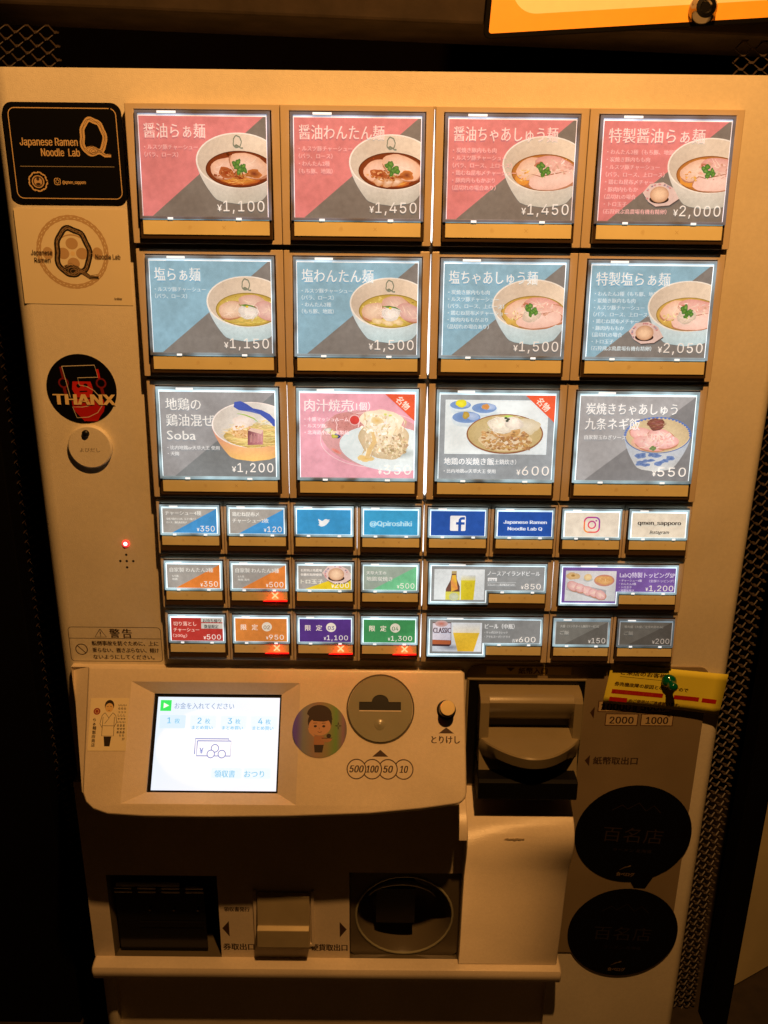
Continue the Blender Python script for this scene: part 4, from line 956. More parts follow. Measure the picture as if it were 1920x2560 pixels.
# face with an opening for the screen surround
sx0, sx1, sv0, sv1 = -205.0, -108.9, 21.2, 91.4       # screen
bx0, bx1, bv0, bv1 = -223, -93, 11.5, 100.5           # outer line of the flared surround
b = MB()
def tess_face(outer, hole, d):
    loops = [[Vector((p[0], p[1], 0)) for p in outer], [Vector((p[0], p[1], 0)) for p in hole]]
    allp = outer + hole; base = len(b.v)
    b.v += [TP(p[0], p[1], d) for p in allp]; b.c += [(1, 1, 1)] * len(allp)
    for t in tessellate_polygon(loops): b.f.append(tuple(base + i for i in t))
    return base
hole = [(bx0, bv0), (bx1, bv0), (bx1, bv1), (bx0, bv1)]
ins = 2.0
n = len(outl)
cx0 = sum(p[0] for p in outl) / n; cy0 = sum(p[1] for p in outl) / n
inner = []
for i in range(n):
    a, p, c = outl[i - 1], outl[i], outl[(i + 1) % n]
    def nrm(p, q): l = math.hypot(q[0] - p[0], q[1] - p[1]) or 1; return (-(q[1] - p[1]) / l, (q[0] - p[0]) / l)
    n1, n2 = nrm(a, p), nrm(p, c); m_ = (n1[0] + n2[0], n1[1] + n2[1]); l = math.hypot(*m_); m_ = (m_[0] / l, m_[1] / l); k = 1 / max(.5, m_[0] * n1[0] + m_[1] * n1[1])
    inner.append((p[0] + m_[0] * ins * k, p[1] + m_[1] * ins * k))
tess_face(inner, hole, 0)
# flared surround down to the screen edge
sc = [(sx0 - 1.2, sv0 - 1.2), (sx1 + 1.2, sv0 - 1.2), (sx1 + 1.2, sv1 + 1.2), (sx0 - 1.2, sv1 + 1.2)]
for k in range(4):
    q = (k + 1) % 4
    b.poly([TP(*hole[k], 0), TP(*hole[q], 0), TP(*sc[q], -6.0), TP(*sc[k], -6.0)])
    b.poly([TP(*sc[k], -6.0), TP(*sc[q], -6.0), TP(*sc[q], -9), TP(*sc[k], -9)])
# edge rounding and flanks
rings = [[TP(p[0], p[1], 0) for p in inner]]
for (t, d) in ((.35, -.15), (.7, -.7), (.93, -1.5), (1, -2.4)):
    rings.append([TP(inner[i][0] + (outl[i][0] - inner[i][0]) * t, inner[i][1] + (outl[i][1] - inner[i][1]) * t, d) for i in range(n)])
def backpt(p):
    x, s_ = p; _, y, z = TP(x, s_, 0)
    xx = .925 + TK * x
    if x < -200: xx = -279 + 9 * min(1, s_ / 70.)
    if s_ < 6: return (xx, 7.5, z - 1.5)
    # underside sweeps back and down to the lower housing
    t = min(1, s_ / 100.)
    return (xx, 7.5 - 12 * t, z - 44 * max(0, (t - .35) / .65))
mid = []
for i in range(n):
    p = outl[i]
    q = backpt(p); a = TP(p[0], p[1], -14 if p[1] > 12 else -2.4 - p[1] * .9)
    a = (a[0], min(a[1], 7.), a[2]); mid.append(a)
ch = []
for p in outl:
    if p[0] < -200 and p[1] < 95: t = 1 - p[1] / 95.; ch.append(TP(p[0] - 13 * t - .6, p[1] + (1.5 if p[1] < 2 else 0), -3 - 4 * t))
    else: ch.append(TP(p[0], p[1], -3))
rings.append(ch)
mid = [(c[0] - .5, a[1], a[2]) if p[0] < -200 and p[1] < 95 else a for a, c, p in zip(mid, ch, outl)]
rings.append([(a[0] + (-.0 if p[0] < -200 else 0), a[1], a[2] - (2 if p[1] > 80 else 0)) for a, p in zip(mid, outl)])
rings.append([backpt(p) for p in outl])
b.loft(rings, cap0=False, cap1=True)
# drop the duplicate first ring seam: weld
tw = b.build('touch_panel_housing', M['tower'], machine, fixn=False)
import bmesh
bm = bmesh.new(); bm.from_mesh(tw.data); bmesh.ops.remove_doubles(bm, verts=bm.verts, dist=1e-5); bmesh.ops.recalc_face_normals(bm, faces=bm.faces); bm.to_mesh(tw.data); bm.free()
for p in tw.data.polygons: p.use_smooth = True
tw.data.set_sharp_from_angle(angle=R(16))
# soften the flare corners
A = Art(TF, 9999, 9999); A.clip = lambda pts: pts
# screen
b = MB(); b.loft([[TP(x, v, d) for x, v in sc] for d in (-8.9, -7.9)]); b.build('screen_bezel', M['black'], machine)
SA = Art(lambda u, v, d: TP(sx0 + 1.6 + u, sv0 + 1.2 + v, -7.75 + d), sx1 - sx0 - 1.8, sv1 - sv0 - 1.4); w_, h_ = SA.w, SA.h
SA.td = .3
base = Art(SA.F, w_, h_, d0=0.); base.rect(0, 0, w_, h_, [(214, 236, 255), (232, 242, 255), (236, 242, 255), (222, 236, 255)]); base.d += .004
base.ell(w_ * .5, h_ * .55, w_ * .49, h_ * .44, (255, 255, 255), (230, 241, 255), n=36)
scr = base.mb.build('touch_screen', M['screen'], machine, color=True)
SA.rect(2.2, 2.4, 10.6, 10.6, (60, 226, 96)); SA.poly([(4.6, 4.4), (8.8, 6.5), (4.6, 8.6)], (240, 255, 244))
SA.text('お金を入れてください', 13.2, 8.6, 5.2, (148, 166, 194), width=46, bold=.2)
for i in range(4):
    x0_ = 2.5 + i * 23.3
    SA.rrect(x0_, 13.6, x0_ + 20, 23.6, 1, (206, 232, 250)) if i == 0 else SA.rrect(x0_, 13.6, x0_ + 20.5, 23.6, 1, (222, 240, 253))
    SA.text(str(i + 1), x0_ + 6, 19.8, 6.0, (120, 186, 222), bold=.35, font='inter'); SA.text('枚', x0_ + 11.6, 19.6, 4.3, (142, 196, 226), bold=.2)
    if i: SA.text('まとめ買い', x0_ + 1.8, 24.0, 3.2, (120, 186, 222), width=16, bold=.15)
g_ = (132, 146, 204)
SA.line([(31, 42.4), (31, 31.0), (56.6, 31.0), (56.6, 32.4)], .8, g_); SA.line([(32.6, 32.6), (58.4, 32.6), (58.4, 43.6), (32.6, 43.6), (32.6, 32.6)], .8, g_)
SA.text('¥', 34.6, 42, 6, g_, bold=.3, font='inter')
for x, y in ((46.3, 38), (43.4, 42.2), (51.8, 42.2)): SA.ell(x, y, 2.9, 2.9, (255, 255, 255), n=24, rings=1); SA.ring(x, y, 2.8, .75, g_)
SA.rrect(44.5, 52, 68, 60, 1, (222, 240, 253)); SA.rrect(69, 52, 90, 60, 1, (222, 240, 253))
SA.text('領収書', 47.2, 58.6, 5.6, (134, 192, 224), width=15.6, bold=.25); SA.text('おつり', 69.8, 58.6, 5.6, (134, 192, 224), width=15, bold=.25)
SA.mb.build('screen_icons', M['screen'], scr, color=True); SA.tx.build('screen_lettering', M['screen'], scr, color=True)
# coin entry: round insert with its slot
def tlathe(cx, cs, prof, n=44):
    b = MB(); b.loft([[TP(cx + r * math.cos(2 * math.pi * i / n), cs + r * math.sin(2 * math.pi * i / n), d) for i in range(n)] for r, d in prof], cap0=False, cap1=True); return b
b = tlathe(-31.1, 30.2, [(26.2, -.4), (26.0, .35), (24.9, .35)]); b.f = b.f[:-1]; 
ci = b.build('coin_insert', M['tray'], machine, smooth=True, fixn=False)
b = MB()
outer = [(-31.1 + 24.6 * math.cos(R(a)), 30.2 + 24.6 * math.sin(R(a))) for a in range(0, 360, 8)]
hole_ = [(-47.4, 25.2), (-38.0, 25.2)] + [(-31.3 + 6.4 * math.cos(R(a)), 25.0 + 5.2 * math.sin(R(a))) for a in range(185, 356, 17)] + [(-24.6, 25.2), (-15.4, 25.2), (-15.4, 31.4), (-47.4, 31.4)]
loops = [[Vector((p[0], p[1], 0)) for p in outer], [Vector((p[0], p[1], 0)) for p in hole_]]
b.v = [TP(p[0], p[1], 1.4) for p in outer + hole_]; b.c = [(1, 1, 1)] * len(b.v)
b.f = [tuple(t) for t in tessellate_polygon(loops)]
for loop, dd in ((outer, .2), (hole_, .72)):
    for i in range(len(loop)):
        p, q = loop[i], loop[(i + 1) % len(loop)]
        b.poly([TP(*p, 1.4), TP(*q, 1.4), TP(*q, dd), TP(*p, dd)])
cf = b.build('coin_face', M['greige'], ci, fixn=False)
b = MB(); b.poly([TP(x, v, .75) for x, v in ((-49, 16.5), (-13.5, 16.5), (-13.5, 33), (-49, 33))]); b.build('coin_slot', M['slotdark'], ci, fixn=False)
b = MB(); b.poly([TP(x, v, 1.55) for x, v in ((-47.2, 31.5), (-15.4, 31.5), (-15.2, 32.3), (-47.4, 32.3))]); b.build('slot_lip', M['tower'], ci, fixn=False)
b = tlathe(-31.5, 42.0, [(4.2, 1.42), (3.9, 1.6), (2.8, 1.75), (1.4, 2.3), (.5, 2.6)], 22); b.build('coin_stud', M['greige'], ci, smooth=True)
# return knob
b = tlathe(19.3, 30.5, [(7.4, -.2), (7.2, 1.2), (6.2, 1.6), (5.8, 12.5)], 30); kn = b.build('cancel_knob', M['black'], machine, smooth=True)
b = tlathe(19.3, 29.8, [(5.6, 12.2), (5.6, 14.0), (5.4, 14.2)], 30); b.build('knob_cap', M['gold'], kn, smooth=True)
# printing on the tower face
A = Art(TF, 9999, 9999, d0=.03); A.clip = lambda pts: pts; A.td = .08
for i, (cx, t, w) in enumerate(((-48.6, '500', 10.4), (-36.8, '100', 9.2), (-25.0, '50', 7), (-13.2, '10', 6))):
    A.ring(cx, 74.4, 7.0, .8, ik, a0=(0 if i == 0 else 215), a1=(360 if i == 0 else 505), n=30) if i else A.ring(cx, 74.4, 7.0, .8, ik, n=34)
    A.text(t, cx + .1, 76.8, 6.8, ik, width=w, align='c', font='inter', bold=.5, shear=.25)
A.poly([(-30.8, 60.4), (-24.8, 65.4), (-36.8, 65.4)], ik); A.poly([(19.1, 43.6), (25, 48), (13.2, 48)], ik)
A.text('とりけし', 7.8, 55.0, 6.4, ik, width=21.4, bold=.4)
A.mb.build('tower_marks', M['print'], machine, color=True); A.tx.build('tower_lettering', M['ink'], machine, color=True)

HT = lambda x, y, z: (.65 + 1.021 * x, 12.4 + 1.021 * y, 1.66 + 1.021 * z)
# ---- lower housing under the tower: profile in (y, z), two widths
def housing(name, xa, xb, prof_, m, parent, T_=None, **k):
    b = MB(T_); b.loft([[(xa, y, z) for y, z in prof_], [(xb, y, z) for y, z in prof_]]); return b.build(name, m, parent, **k)
ledge = [(-20, -684)] + [(-27, -684.6), (-30.5, -686), (-32, -689), (-32, -692), (-30.5, -698), (-22, -706), (-10, -713), (-2, -721), (0, -735), (0, -820)]
# main face, cut by the ticket pocket, a lid niche and the coin cup
TX0, TX1, TZ0, TZ1 = -262.5, -168.5, -596, -684
CX0, CX1 = -56, 39
def facebox(xa, xb, za, zb):
    b.box(xa, xb, -20, 6.5, zb, za)
b = MB(HT)
facebox(-280, TX0, -503, -684.2); facebox(TX1, CX0, -503, -684.2); facebox(TX0, TX1, -503, TZ0); facebox(CX0, CX1, -503, -591)
lb = b.build('lower_housing', M['tower'], machine)
b = MB(HT)
bulge = [(4, -509), (-7.6, -512.0), (-20, -516.2), (-30, -521), (-37, -526), (-41, -531.5), (-42.8, -538), (-42.6, -545), (-41.2, -552), (-38.8, -560), (-35.4, -570), (-32, -582), (-30.2, -605), (-28.5, -640), (-25, -684.4), (4, -684.4)]
b.loft([[(x, y if i else y, z) for (y, z) in bulge] for i, x in enumerate((39.2, 40, 125.5))])
rb_ = b.build('right_housing', M['tower'], lb, smooth=True, bevel=2.5, segs=3, ang=60)
b = MB(HT); b.loft([[(x, y, z) for y, z in bulge[:6] + [(-42.8, -538), (-20, -545), (4, -545)]] for x in (33, 39.2)]); b.build('housing_shoulder', M['tower'], lb, smooth=True)
led_ = housing('front_ledge', -280, 129, ledge + [(6, -820), (6, -684)], M['tower'], lb, T_=HT, smooth=True, bevel=1.5, ang=60)
A = Art(lambda u, v, d: HT(68 + u, -43.2 - d, -533 - v), 60, 20, d0=.02); A.clip = lambda p: p
for k in range(7): A.ell(3 + k * 2.1, 3 + random.uniform(-.5, .5), random.uniform(1.2, 2.2), random.uniform(.5, 1.0), (200, 180, 146), (212, 196, 168), jit=.4, n=12, rings=2)
A.mb.build('scuff_marks', M['print'], rb_, color=True)
# ticket pocket
b = MB(HT)
b.poly([(TX0, -20, TZ0), (TX0, -20, TZ1), (TX0 + 13, 30, TZ1 + 12), (TX0 + 13, 30, TZ0)])
b.poly([(TX0, -20, TZ1), (TX1, -20, TZ1), (TX1, 30, TZ1 + 3), (TX0, 30, TZ1 + 3)])
tp_ = b.build('ticket_pocket', M['tray'], machine, fixn=False)
b = MB(HT); b.poly([(TX0, 29, TZ0), (TX1, 29, TZ0), (TX1, 29, TZ1), (TX0, 29, TZ1)]); b.poly([(TX1, -20, TZ0), (TX1, -20, TZ1), (TX1, 30, TZ1), (TX1, 30, TZ0)]); b.build('pocket_back', M['slotdark'], tp_, fixn=False)
b = MB(HT); b.box(TX0 + 4, TX1 - 13, -15, -13.4, -682, -613); b.build('clear_flap', M['clearbit'], tp_, bevel=.5)
for i in range(4):
    b = MB(HT); b.box(TX0 + 4.5 + i * 20.4, TX0 + 20 + i * 20.4, -18, -15.4, -616.5, -614.5); b.box(TX0 + 4.5 + i * 20.4, TX0 + 20 + i * 20.4, -18, -15.4, -612.5, -611); b.build('flap_hinge', M['chrome'], tp_, bevel=.3)
b = MB(HT); b.box(TX0 + 8, TX0 + 62, -21.4, -19.6, -606.5, -603.5); b.build('pocket_lip', M['greige'], tp_, bevel=.5)
for i in range(3):
    disc(-233.2 + i * 21.2, -3.1, -5.2, -647.7, 1.0, 'rivet', M['chrome'], tp_, n=12)
b = MB(HT); b.box(TX0 + 24, TX1 - 14, -16.2, -15.1, -655, -649.5); b.build('flap_fold', M['clearbit'], tp_, bevel=.4)
# lid between the pockets
M['lid'] = mat('satin_metal_lid', (.55, .47, .30), .3, metal=.3, noise=.08, nscale=60)
b = MB(HT); b.loft([[(x, y, z) for y, z in ((-20.3, -612), (-24, -614), (-27.5, -641), (-31.5, -643), (-32.5, -660), (-25, -664), (-20.3, -664))] for x in (-134.5, -90)])
ld_ = b.build('hinged_lid', M['lid'], machine, bevel=.5)
b = MB(HT); b.box(-138.5, -135.4, -22, -19.8, -667, -610); b.box(-89, -86.4, -22, -19.8, -667, -610); b.box(-138.5, -86.4, -22, -19.8, -669.5, -666.5); b.build('lid_frame', M['tower'], ld_, bevel=.4)
A = Art(lambda u, v, d: HT(u, -20 - d, -v), 9999, 9999, d0=.04); A.clip = lambda pts: pts; A.td = .1
A.poly([(-166.5, 652), (-160.5, 644), (-160.5, 661)], ik); A.poly([(-58.5, 652), (-64.5, 644), (-64.5, 661)], ik)
A.text('券取出口', -166.5, 675.2, 8.0, ik, width=27, bold=.5); A.text('硬貨取出口', -89.5, 675.2, 8.0, ik, width=31.5, bold=.5)
A.text('領収書発行', -164, 633, 5.4, ik, width=22, bold=.3)
A.mb.build('pocket_marks', M['print'], machine, color=True); A.tx.build('pocket_lettering', M['ink'], machine, color=True)
# coin cup: a tilted round bowl sunk in a square niche
b = MB(HT)
cz = -640
N_ = 44; cxm = -8.5
def cupring(r, y, dz=0, ex=1.0): return [(cxm + ex * r * math.cos(2 * math.pi * i / N_), y, cz + dz + r * math.sin(2 * math.pi * i / N_)) for i in range(N_)]
sq = []
for i in range(N_):
    c, s_ = math.cos(2 * math.pi * i / N_), math.sin(2 * math.pi * i / N_); k = 1 / max(abs(c), abs(s_)); sq.append((cxm + 46.8 * c * k, -16.5, cz + 46 * s_ * k + (3 if s_ > 0 else 0)))
b.loft([sq, cupring(42.5, -15.5), cupring(41, -13), cupring(39, -2), cupring(36, 8), cupring(29, 20), cupring(14, 26)], cap0=False)
cup = b.build('coin_return_cup', M['tray'], machine, smooth=True, fixn=False)
b = MB(HT); b.tube([(cxm + 42 * math.cos(R(a)), -15.8, cz + 42 * math.sin(R(a))) for a in range(0, 361, 10)], 1.0, 8); b.build('cup_rim', M['greige'], cup, smooth=True)
b = MB(HT); b.tube([(cxm - 2 + 31 * math.cos(R(a)), -8 , cz + 6 + 22 * math.sin(R(a))) for a in range(20, 165, 10)], [.3 + 2.0 * math.sin(math.pi * i / 14) for i in range(15)], 8); b.build('cup_glint', M['greige'], cup, smooth=True)  # pale tube shaped as the bright reflection inside the cup
b = MB(HT); b.box(-33, 1, -9, 20, -655, -618); b.build('coin_chute', M['slotdark'], cup)
b = MB(HT); b.poly([(CX1, -20, -591), (CX1, -20, -684), (CX1 - 6, 5, -684), (CX1 - 6, 5, -591)]); b.poly([(CX0, -20, -684), (CX1, -20, -684), (CX1, 5, -682), (CX0, 5, -682)]); b.build('niche_wall', M['tray'], cup, fixn=False)

# ---- banknote unit and its decal plate
b = MB()
P_ = rr_pts(38.6, 406.5, 234.5, 701, 9)
b.loft([[(x, 6.2, -z) for x, z in P_], [(x, 4.6, -z) for x, z in P_]]); dp = b.build('decal_plate', M['decal'], machine, bevel=.3)
A = Art(FS(0, 0, 4.6), 9999, 9999, d0=.05); A.clip = lambda pts: pts; A.td = .14
def labelbox(x0, z0, x1, z1):
    A.rect(x0, z0, x1, z1, (76, 44, 30)); A.rect(x0 + .7, z0 + .7, x1 - .7, z1 - .7, (196, 174, 134))
A.rect(54, 407.4, 122.5, 414.5, (196, 168, 84))
A.poly([(70, 408.4), (77, 408.4), (73.5, 411.8)], ik); A.text('紙幣入口', 80, 413.4, 6.2, ik, width=23, bold=.4)
labelbox(147, 438.0, 176.4, 448.4); labelbox(178, 438.0, 206.5, 448.4); labelbox(154, 449.8, 181, 461.2); labelbox(183.2, 449.8, 210, 461.2)
for t, x, z, w in (('10000', 161.7, 446.6, 24), ('5000', 192.3, 446.6, 20), ('2000', 167.5, 459.0, 19.5), ('1000', 196.7, 459.0, 18)): A.text(t, x, z, 8.6, ik, width=w, align='c', font='inter', bold=.5)
A.poly([(141, 449), (144.4, 443.6), (144.4, 454.6)], ik); A.poly([(140.6, 495), (144.6, 489.6), (144.6, 500.6)], ik)
A.text('紙幣取出口', 147.8, 498, 8.0, ik, width=37, bold=.45)
A.mb.build('plate_marks', M['print'], dp, color=True); A.tx.build('plate_lettering', M['ink'], dp, color=True)
b = MB()   # thin bright frame of the opening and the dark well
b.box(39.4, 135.4, 3.2, 4.9, -419.2, -418.2); b.box(39.4, 40.4, 3.2, 4.9, -520, -419.2); b.box(134.6, 135.4, 3.2, 4.9, -520, -419.2)
nu = b.build('banknote_unit', M['unit'], machine)
b = MB(); b.poly([(40.4, 4.45, -419.2), (134.6, 4.45, -419.2), (134.6, 4.45, -519), (40.4, 4.45, -519)]); b.build('unit_well', M['slotdark'], nu, fixn=False)
X0, X1 = 48.5, 129.5
def bill(name, prof_, xa, xb, m=M['unit'], **k): return housing(name, xa, xb, prof_, m, nu, **k)
bill('hood_top', [(4, -423.5), (-5, -423.8), (-11, -426.5), (-13.6, -430), (-13.2, -434), (-9, -445), (-1, -452), (4, -455)], X0, X1, smooth=True)
for xa, xb in ((X0 - .3, X0 + 7.2), (X1 - 6.6, X1 + .3)): bill('hood_cheek', [(4, -424), (-5, -424), (-11.5, -426.4), (-14.2, -430), (-15.5, -462.2), (4, -462.2)], xa, xb, bevel=.6)
bill('roller_gap', [(3.4, -448), (0, -449), (0, -460), (3.4, -460)], X0 + 6, X1 - 6, m=M['slotdark'])
# shelf with a bowed lip
b = MB(); nn = 24
def lip(x, k=1.): t = (x - X0) / (X1 - X0); return -(14.5 + 28.5 * k * math.sin(math.pi * t) ** .85)
top_, bot_, low_ = [], [], []
R0 = [[], [], [], [], []]
for i in range(nn + 1):
    x = X0 + (X1 - X0) * i / nn; y = lip(x)
    R0[0].append((x, 4, -459.4)); R0[1].append((x, y + 1.2, -461)); R0[2].append((x, y, -462.2)); R0[3].append((x, y + 2.0, -471.5)); R0[4].append((x, -10, -486))
b.loft(R0, closed=False, cap0=False, cap1=False)
b.build('banknote_shelf', M['unit'], nu, smooth=True, fixn=False)
bill('chin', [(4, -470), (-12, -472), (-16, -490), (-19, -500), (-19, -506), (4, -506)], X0 + .6, X1 - .6)
bill('outlet_tray', [(4, -490), (-28, -490.5), (-31, -492), (-31.5, -507), (-29, -509), (4, -509)], X0 - 1, X1 - 2.5, m=M['matblack'], bevel=.6)

# ---------------------------------------------------------------- stickers, note, magnet, sign
def sticker(name, F, pts, m, thick=.25, label='', cat='sticker', group=None):
    b = MB(); b.loft([[F(u, v, 0) for u, v in pts], [F(u, v, thick) for u, v in pts]])
    o = b.build(name, m); top(o, label, cat, group); return o
def circle(cx, cy, r, n=48, ry=None): return [(cx + r * math.cos(2 * math.pi * i / n), cy + (ry or r) * math.sin(2 * math.pi * i / n)) for i in range(n)]
M['mstick'] = mat('cream_sticker_paper', (.80, .72, .52), .55, noise=.02)
M['mchef'] = mat('ivory_sticker_paper', (.84, .74, .50), .55, noise=.03, nscale=30)
# black rounded plaque
F = FS(-281.5, .6, 5.9)
o = sticker('black_name_plaque', F, rr_pts(0, 0, 77.3, 62, 6.5, 7), M['blackgloss'], .9, 'black plaque with rounded corners and a pale rope letter Q at top left', 'plaque')
A = Art(lambda u, v, d: F(u, v, d + .9), 78, 62, d0=.03); A.td = .2
gp = (206, 176, 128)
pts = rr_pts(3.6, 3.4, 73.8, 58.6, 4.2, 6); A.line(pts + [pts[0], pts[1]], .55, gp)
A.line([(7.5, 38.8), (70, 38.6)], .35, (150, 140, 120))
rope_q(A, 57.6, 20.6, 8.7, gp, .26, 2, True, 1.15, .06, band=.36, accent=(90, 70, 48))
A.text('Japanese Ramen', 9.2, 26, 6.4, gp, width=38, bold=.28, font='inter', offset=.0); A.text('Noodle  Lab', 22.5, 32.4, 6.4, gp, width=25.5, bold=.28, font='inter')
for k in range(3): A.line([(18.3 + (6.0 + .5 * math.sin(9 * a / 10 + k)) * math.cos(a / 10 * 1.0), 48.2 + (5.8 + .5 * math.sin(9 * a / 10 + k)) * math.sin(a / 10)) for a in range(0, 64, 2)], .45, gp)
A.ell(18.3, 48.2, 4.2, 4.0, (196, 166, 122), n=24, rings=1); A.ring(18.3, 48.2, 3.0, .7, (60, 44, 32)); A.ell(18.3, 49.8, 1.6, .9, (60, 44, 32)); A.ell(18.3, 46.4, 1.0, 1.3, (60, 44, 32))
pts = rr_pts(29.2, 46.0, 33.2, 50, 1.2, 4); A.line(pts + [pts[0], pts[1]], .4, gp); A.ring(31.2, 48, 1.1, .35, gp, n=14)
A.text('@qmen_sapporo', 34.6, 49.4, 2.9, gp, width=15.6, bold=.15, font='inter')
A.mb.build('plaque_print', M['print'], o, color=True); A.tx.build('plaque_lettering', M['print'], o, color=True)
# cream square sticker
F = FS(-282.3, -64.3, 5.9)
o = sticker('cream_square_sticker', F, [(0, 0), (76, .4), (75.6, 63.4), (0, 62.6)], M['mstick'], .2, 'cream square sticker with a dark rope letter Q in a pale ring', 'sticker')
A = Art(lambda u, v, d: F(u, v, d + .2), 76, 63, d0=.03); A.td = .5
pale = (192, 164, 124)
for k in range(5): A.line([(37 + (22.6 + 1.3 * math.sin(6 * a + k * 1.25)) * math.cos(a) * 1.02, 28.2 + (22.6 + 1.3 * math.sin(6 * a + k * 1.25)) * math.sin(a)) for a in [i * 2 * math.pi / 72 for i in range(73)]], .75, pale)
for a in (0, 90, 180, 270): A.ell(37 + 6.5 * math.cos(R(a)), 29 + 6.5 * math.sin(R(a)), 4.2, 3.8, (190, 160, 120), n=22, rings=1)
A.ring(37, 29, 12.2, .9, pale, n=40); A.ell(37, 29, 1.6, 1.6, (232, 208, 160), n=16, rings=1)
for s_ in (-1, 1): A.ell(37 + s_ * 17, 29, 3.6, 4.2, pale, n=18, rings=1)
rope_q(A, 37, 28.0, 13.0, (30, 24, 20), .38, 3, True, 1.12, .05, band=.30, accent=(150, 126, 94))
tb = (70, 52, 38)
A.text('Japanese', 8.6, 30, 4.3, tb, width=14.5, bold=.1, font='inter'); A.text('Ramen', 10.4, 35, 4.3, tb, width=11, bold=.1, font='inter'); A.text('Noodle Lab', 52.6, 32.4, 4.3, tb, width=17, bold=.1, font='inter')
A.text('twitter', 63, 59.4, 1.9, tb, width=5.4, bold=.1, font='inter')
A.mb.build('sticker_print', M['print'], o, color=True); A.tx.build('sticker_lettering', M['print'], o, color=True)
# round black sticker THANX
F = FS(-249.0, -186.8, 5.9)
o = sticker('round_robot_sticker', F, circle(0, 0, 25.2), M['blackgloss'], .25, 'round black sticker reading THANX over a red robot head and bowl', 'sticker')
A = Art(lambda u, v, d: F(u - 30, v - 30, d + .25), 60, 60, d0=.03); A.td = .6
rd, dr = (196, 32, 20), (120, 22, 16)
for x in (-12.5, 14.5): A.ring(30 + x, 25.5, 3.2, 1.2, dr); A.line([(30 + x, 29), (30 + x + 1, 35)], 2.2, dr)
A.line([(16.5, 14), (17.5, 22)], 1.6, dr); A.line([(42.6, 15.4), (43.5, 22)], 1.8, rd)
A.poly([(24, 24.4), (37, 24.4), (38.4, 30), (36.5, 36), (25.5, 36), (23.2, 30)], rd); A.ell(28, 27.6, 1.5, 1.4, (10, 4, 4)); A.ell(33.2, 27.2, 1.5, 1.4, (10, 4, 4)); A.line([(28.4, 31.8), (34, 31.4)], 1, (40, 8, 6))
A.poly([(22, 37), (45, 37), (46, 41), (44.6, 46), (41.4, 50), (39.6, 53.4), (29.8, 53.4), (27, 50), (23.4, 46), (22.2, 41.5)], (176, 20, 10))
wl = (206, 196, 176)
A.line([(17.5, 13.6), (41, 12.6), (42.6, 21.2), (28, 21.8), (28.6, 27), (34, 28), (39, 31), (43, 36), (43.6, 42), (40, 47), (33, 50.4), (24.6, 51), (22.2, 43), (29, 43), (33, 42.4), (36, 41)], .5, wl); A.line([(17.5, 13.6), (21.4, 36)], .5, wl)
A.text('THANX', 9.4, 41.2, 10.4, (232, 206, 150), width=44, bold=1.5, font='inter', offset=.012)
A.mb.build('robot_print', M['print'], o, color=True); A.tx.build('sticker_lettering', M['print'], o, color=True)
# small chef sticker on the tower
F = lambda u, v, d: TP(-252.8 + u - v * -.02, 24.2 + v, .1 + d)
o = sticker('chef_sticker', F, [(0, .2), (29.2, 0), (29.6, 38.8), (.6, 39)], M['mchef'], .2, 'small ivory sticker with an ink drawn cook left of the screen', 'sticker')
A = Art(lambda u, v, d: F(u, v, d + .2), 30, 39, d0=.03); A.td = .2
bk = (40, 28, 18)
A.ell(14.6, 5.6, 3.6, 4.2, bk, n=20, rings=1); A.ell(14.6, 7.2, 3.1, 3.4, (226, 190, 128), n=20, rings=1)
A.line([(12.6, 6.4), (14, 6.2)], .3, bk); A.line([(15.2, 6.2), (16.6, 6.4)], .3, bk); A.line([(13.9, 9.2), (15.2, 9.2)], .3, bk)
A.line([(11.6, 11), (9.6, 13), (8.4, 19), (10.2, 22)], .35, bk); A.line([(17.8, 11), (20, 13), (21, 18), (19, 22)], .35, bk); A.line([(11.8, 11), (15, 15), (12, 19)], .3, bk); A.line([(17.6, 11), (14.6, 15)], .3, bk)
A.line([(10.4, 14), (10.4, 28), (19.4, 28), (19, 14)], .35, bk); A.line([(10.4, 20.6), (19.2, 20.6)], .3, bk)
A.poly([(12, 28.4), (17.8, 28.4), (17, 35.6), (13, 35.6)], bk)
A.ell(5.4, 10, 2.6, 2.5, (150, 50, 40), n=20, rings=1); A.ring(5.4, 10, 1.4, .4, (226, 190, 128), n=14)
for i, ch in enumerate('らぁ麺飯田商店'): A.text(ch, 3.2, 17.2 + i * 3.1, 2.9, bk, bold=.12)
for j in range(3):
    for i, ch in enumerate('いらっしゃいませありがとう'[:11 - j]): A.text(ch, 26 - j * 2.2, 6 + i * 2.5, 2.1, bk, bold=.1)
A.mb.build('cook_drawing', M['print'], o, color=True); A.tx.build('sticker_lettering', M['print'], o, color=True)
# round foil sticker
F = lambda u, v, d: TP(-77.0 + u, 46.2 + v, .1 + d)
o = sticker('round_foil_sticker', F, circle(0, 0, 20.6), M['holo'], .25, 'round iridescent foil sticker with a capped cook beside the coin slot', 'sticker')
A = Art(lambda u, v, d: F(u - 21, v - 21, d + .25), 42, 42, d0=.03); A.td = .2
dkb = (46, 32, 28); sk = (196, 150, 118)
A.ell(21, 14.8, 9.2, 8.6, dkb, n=28, rings=1); A.ell(21.0, 18.4, 8.4, 6.8, sk, n=28, rings=1); A.ell(20.4, 9.8, 9.4, 7.2, (50, 32, 28), n=28, rings=1, a0=180, a1=360); A.poly([(11.4, 9.6), (29.6, 9.4), (30.6, 13.4), (24, 15), (16, 14.6)], (50, 32, 28))
for x in (17.6, 24): A.ell(x, 18.4, 1.2, .9, dkb, n=12, rings=1); A.line([(x - 1.6, 16.2), (x + 1.4, 16)], .4, dkb)
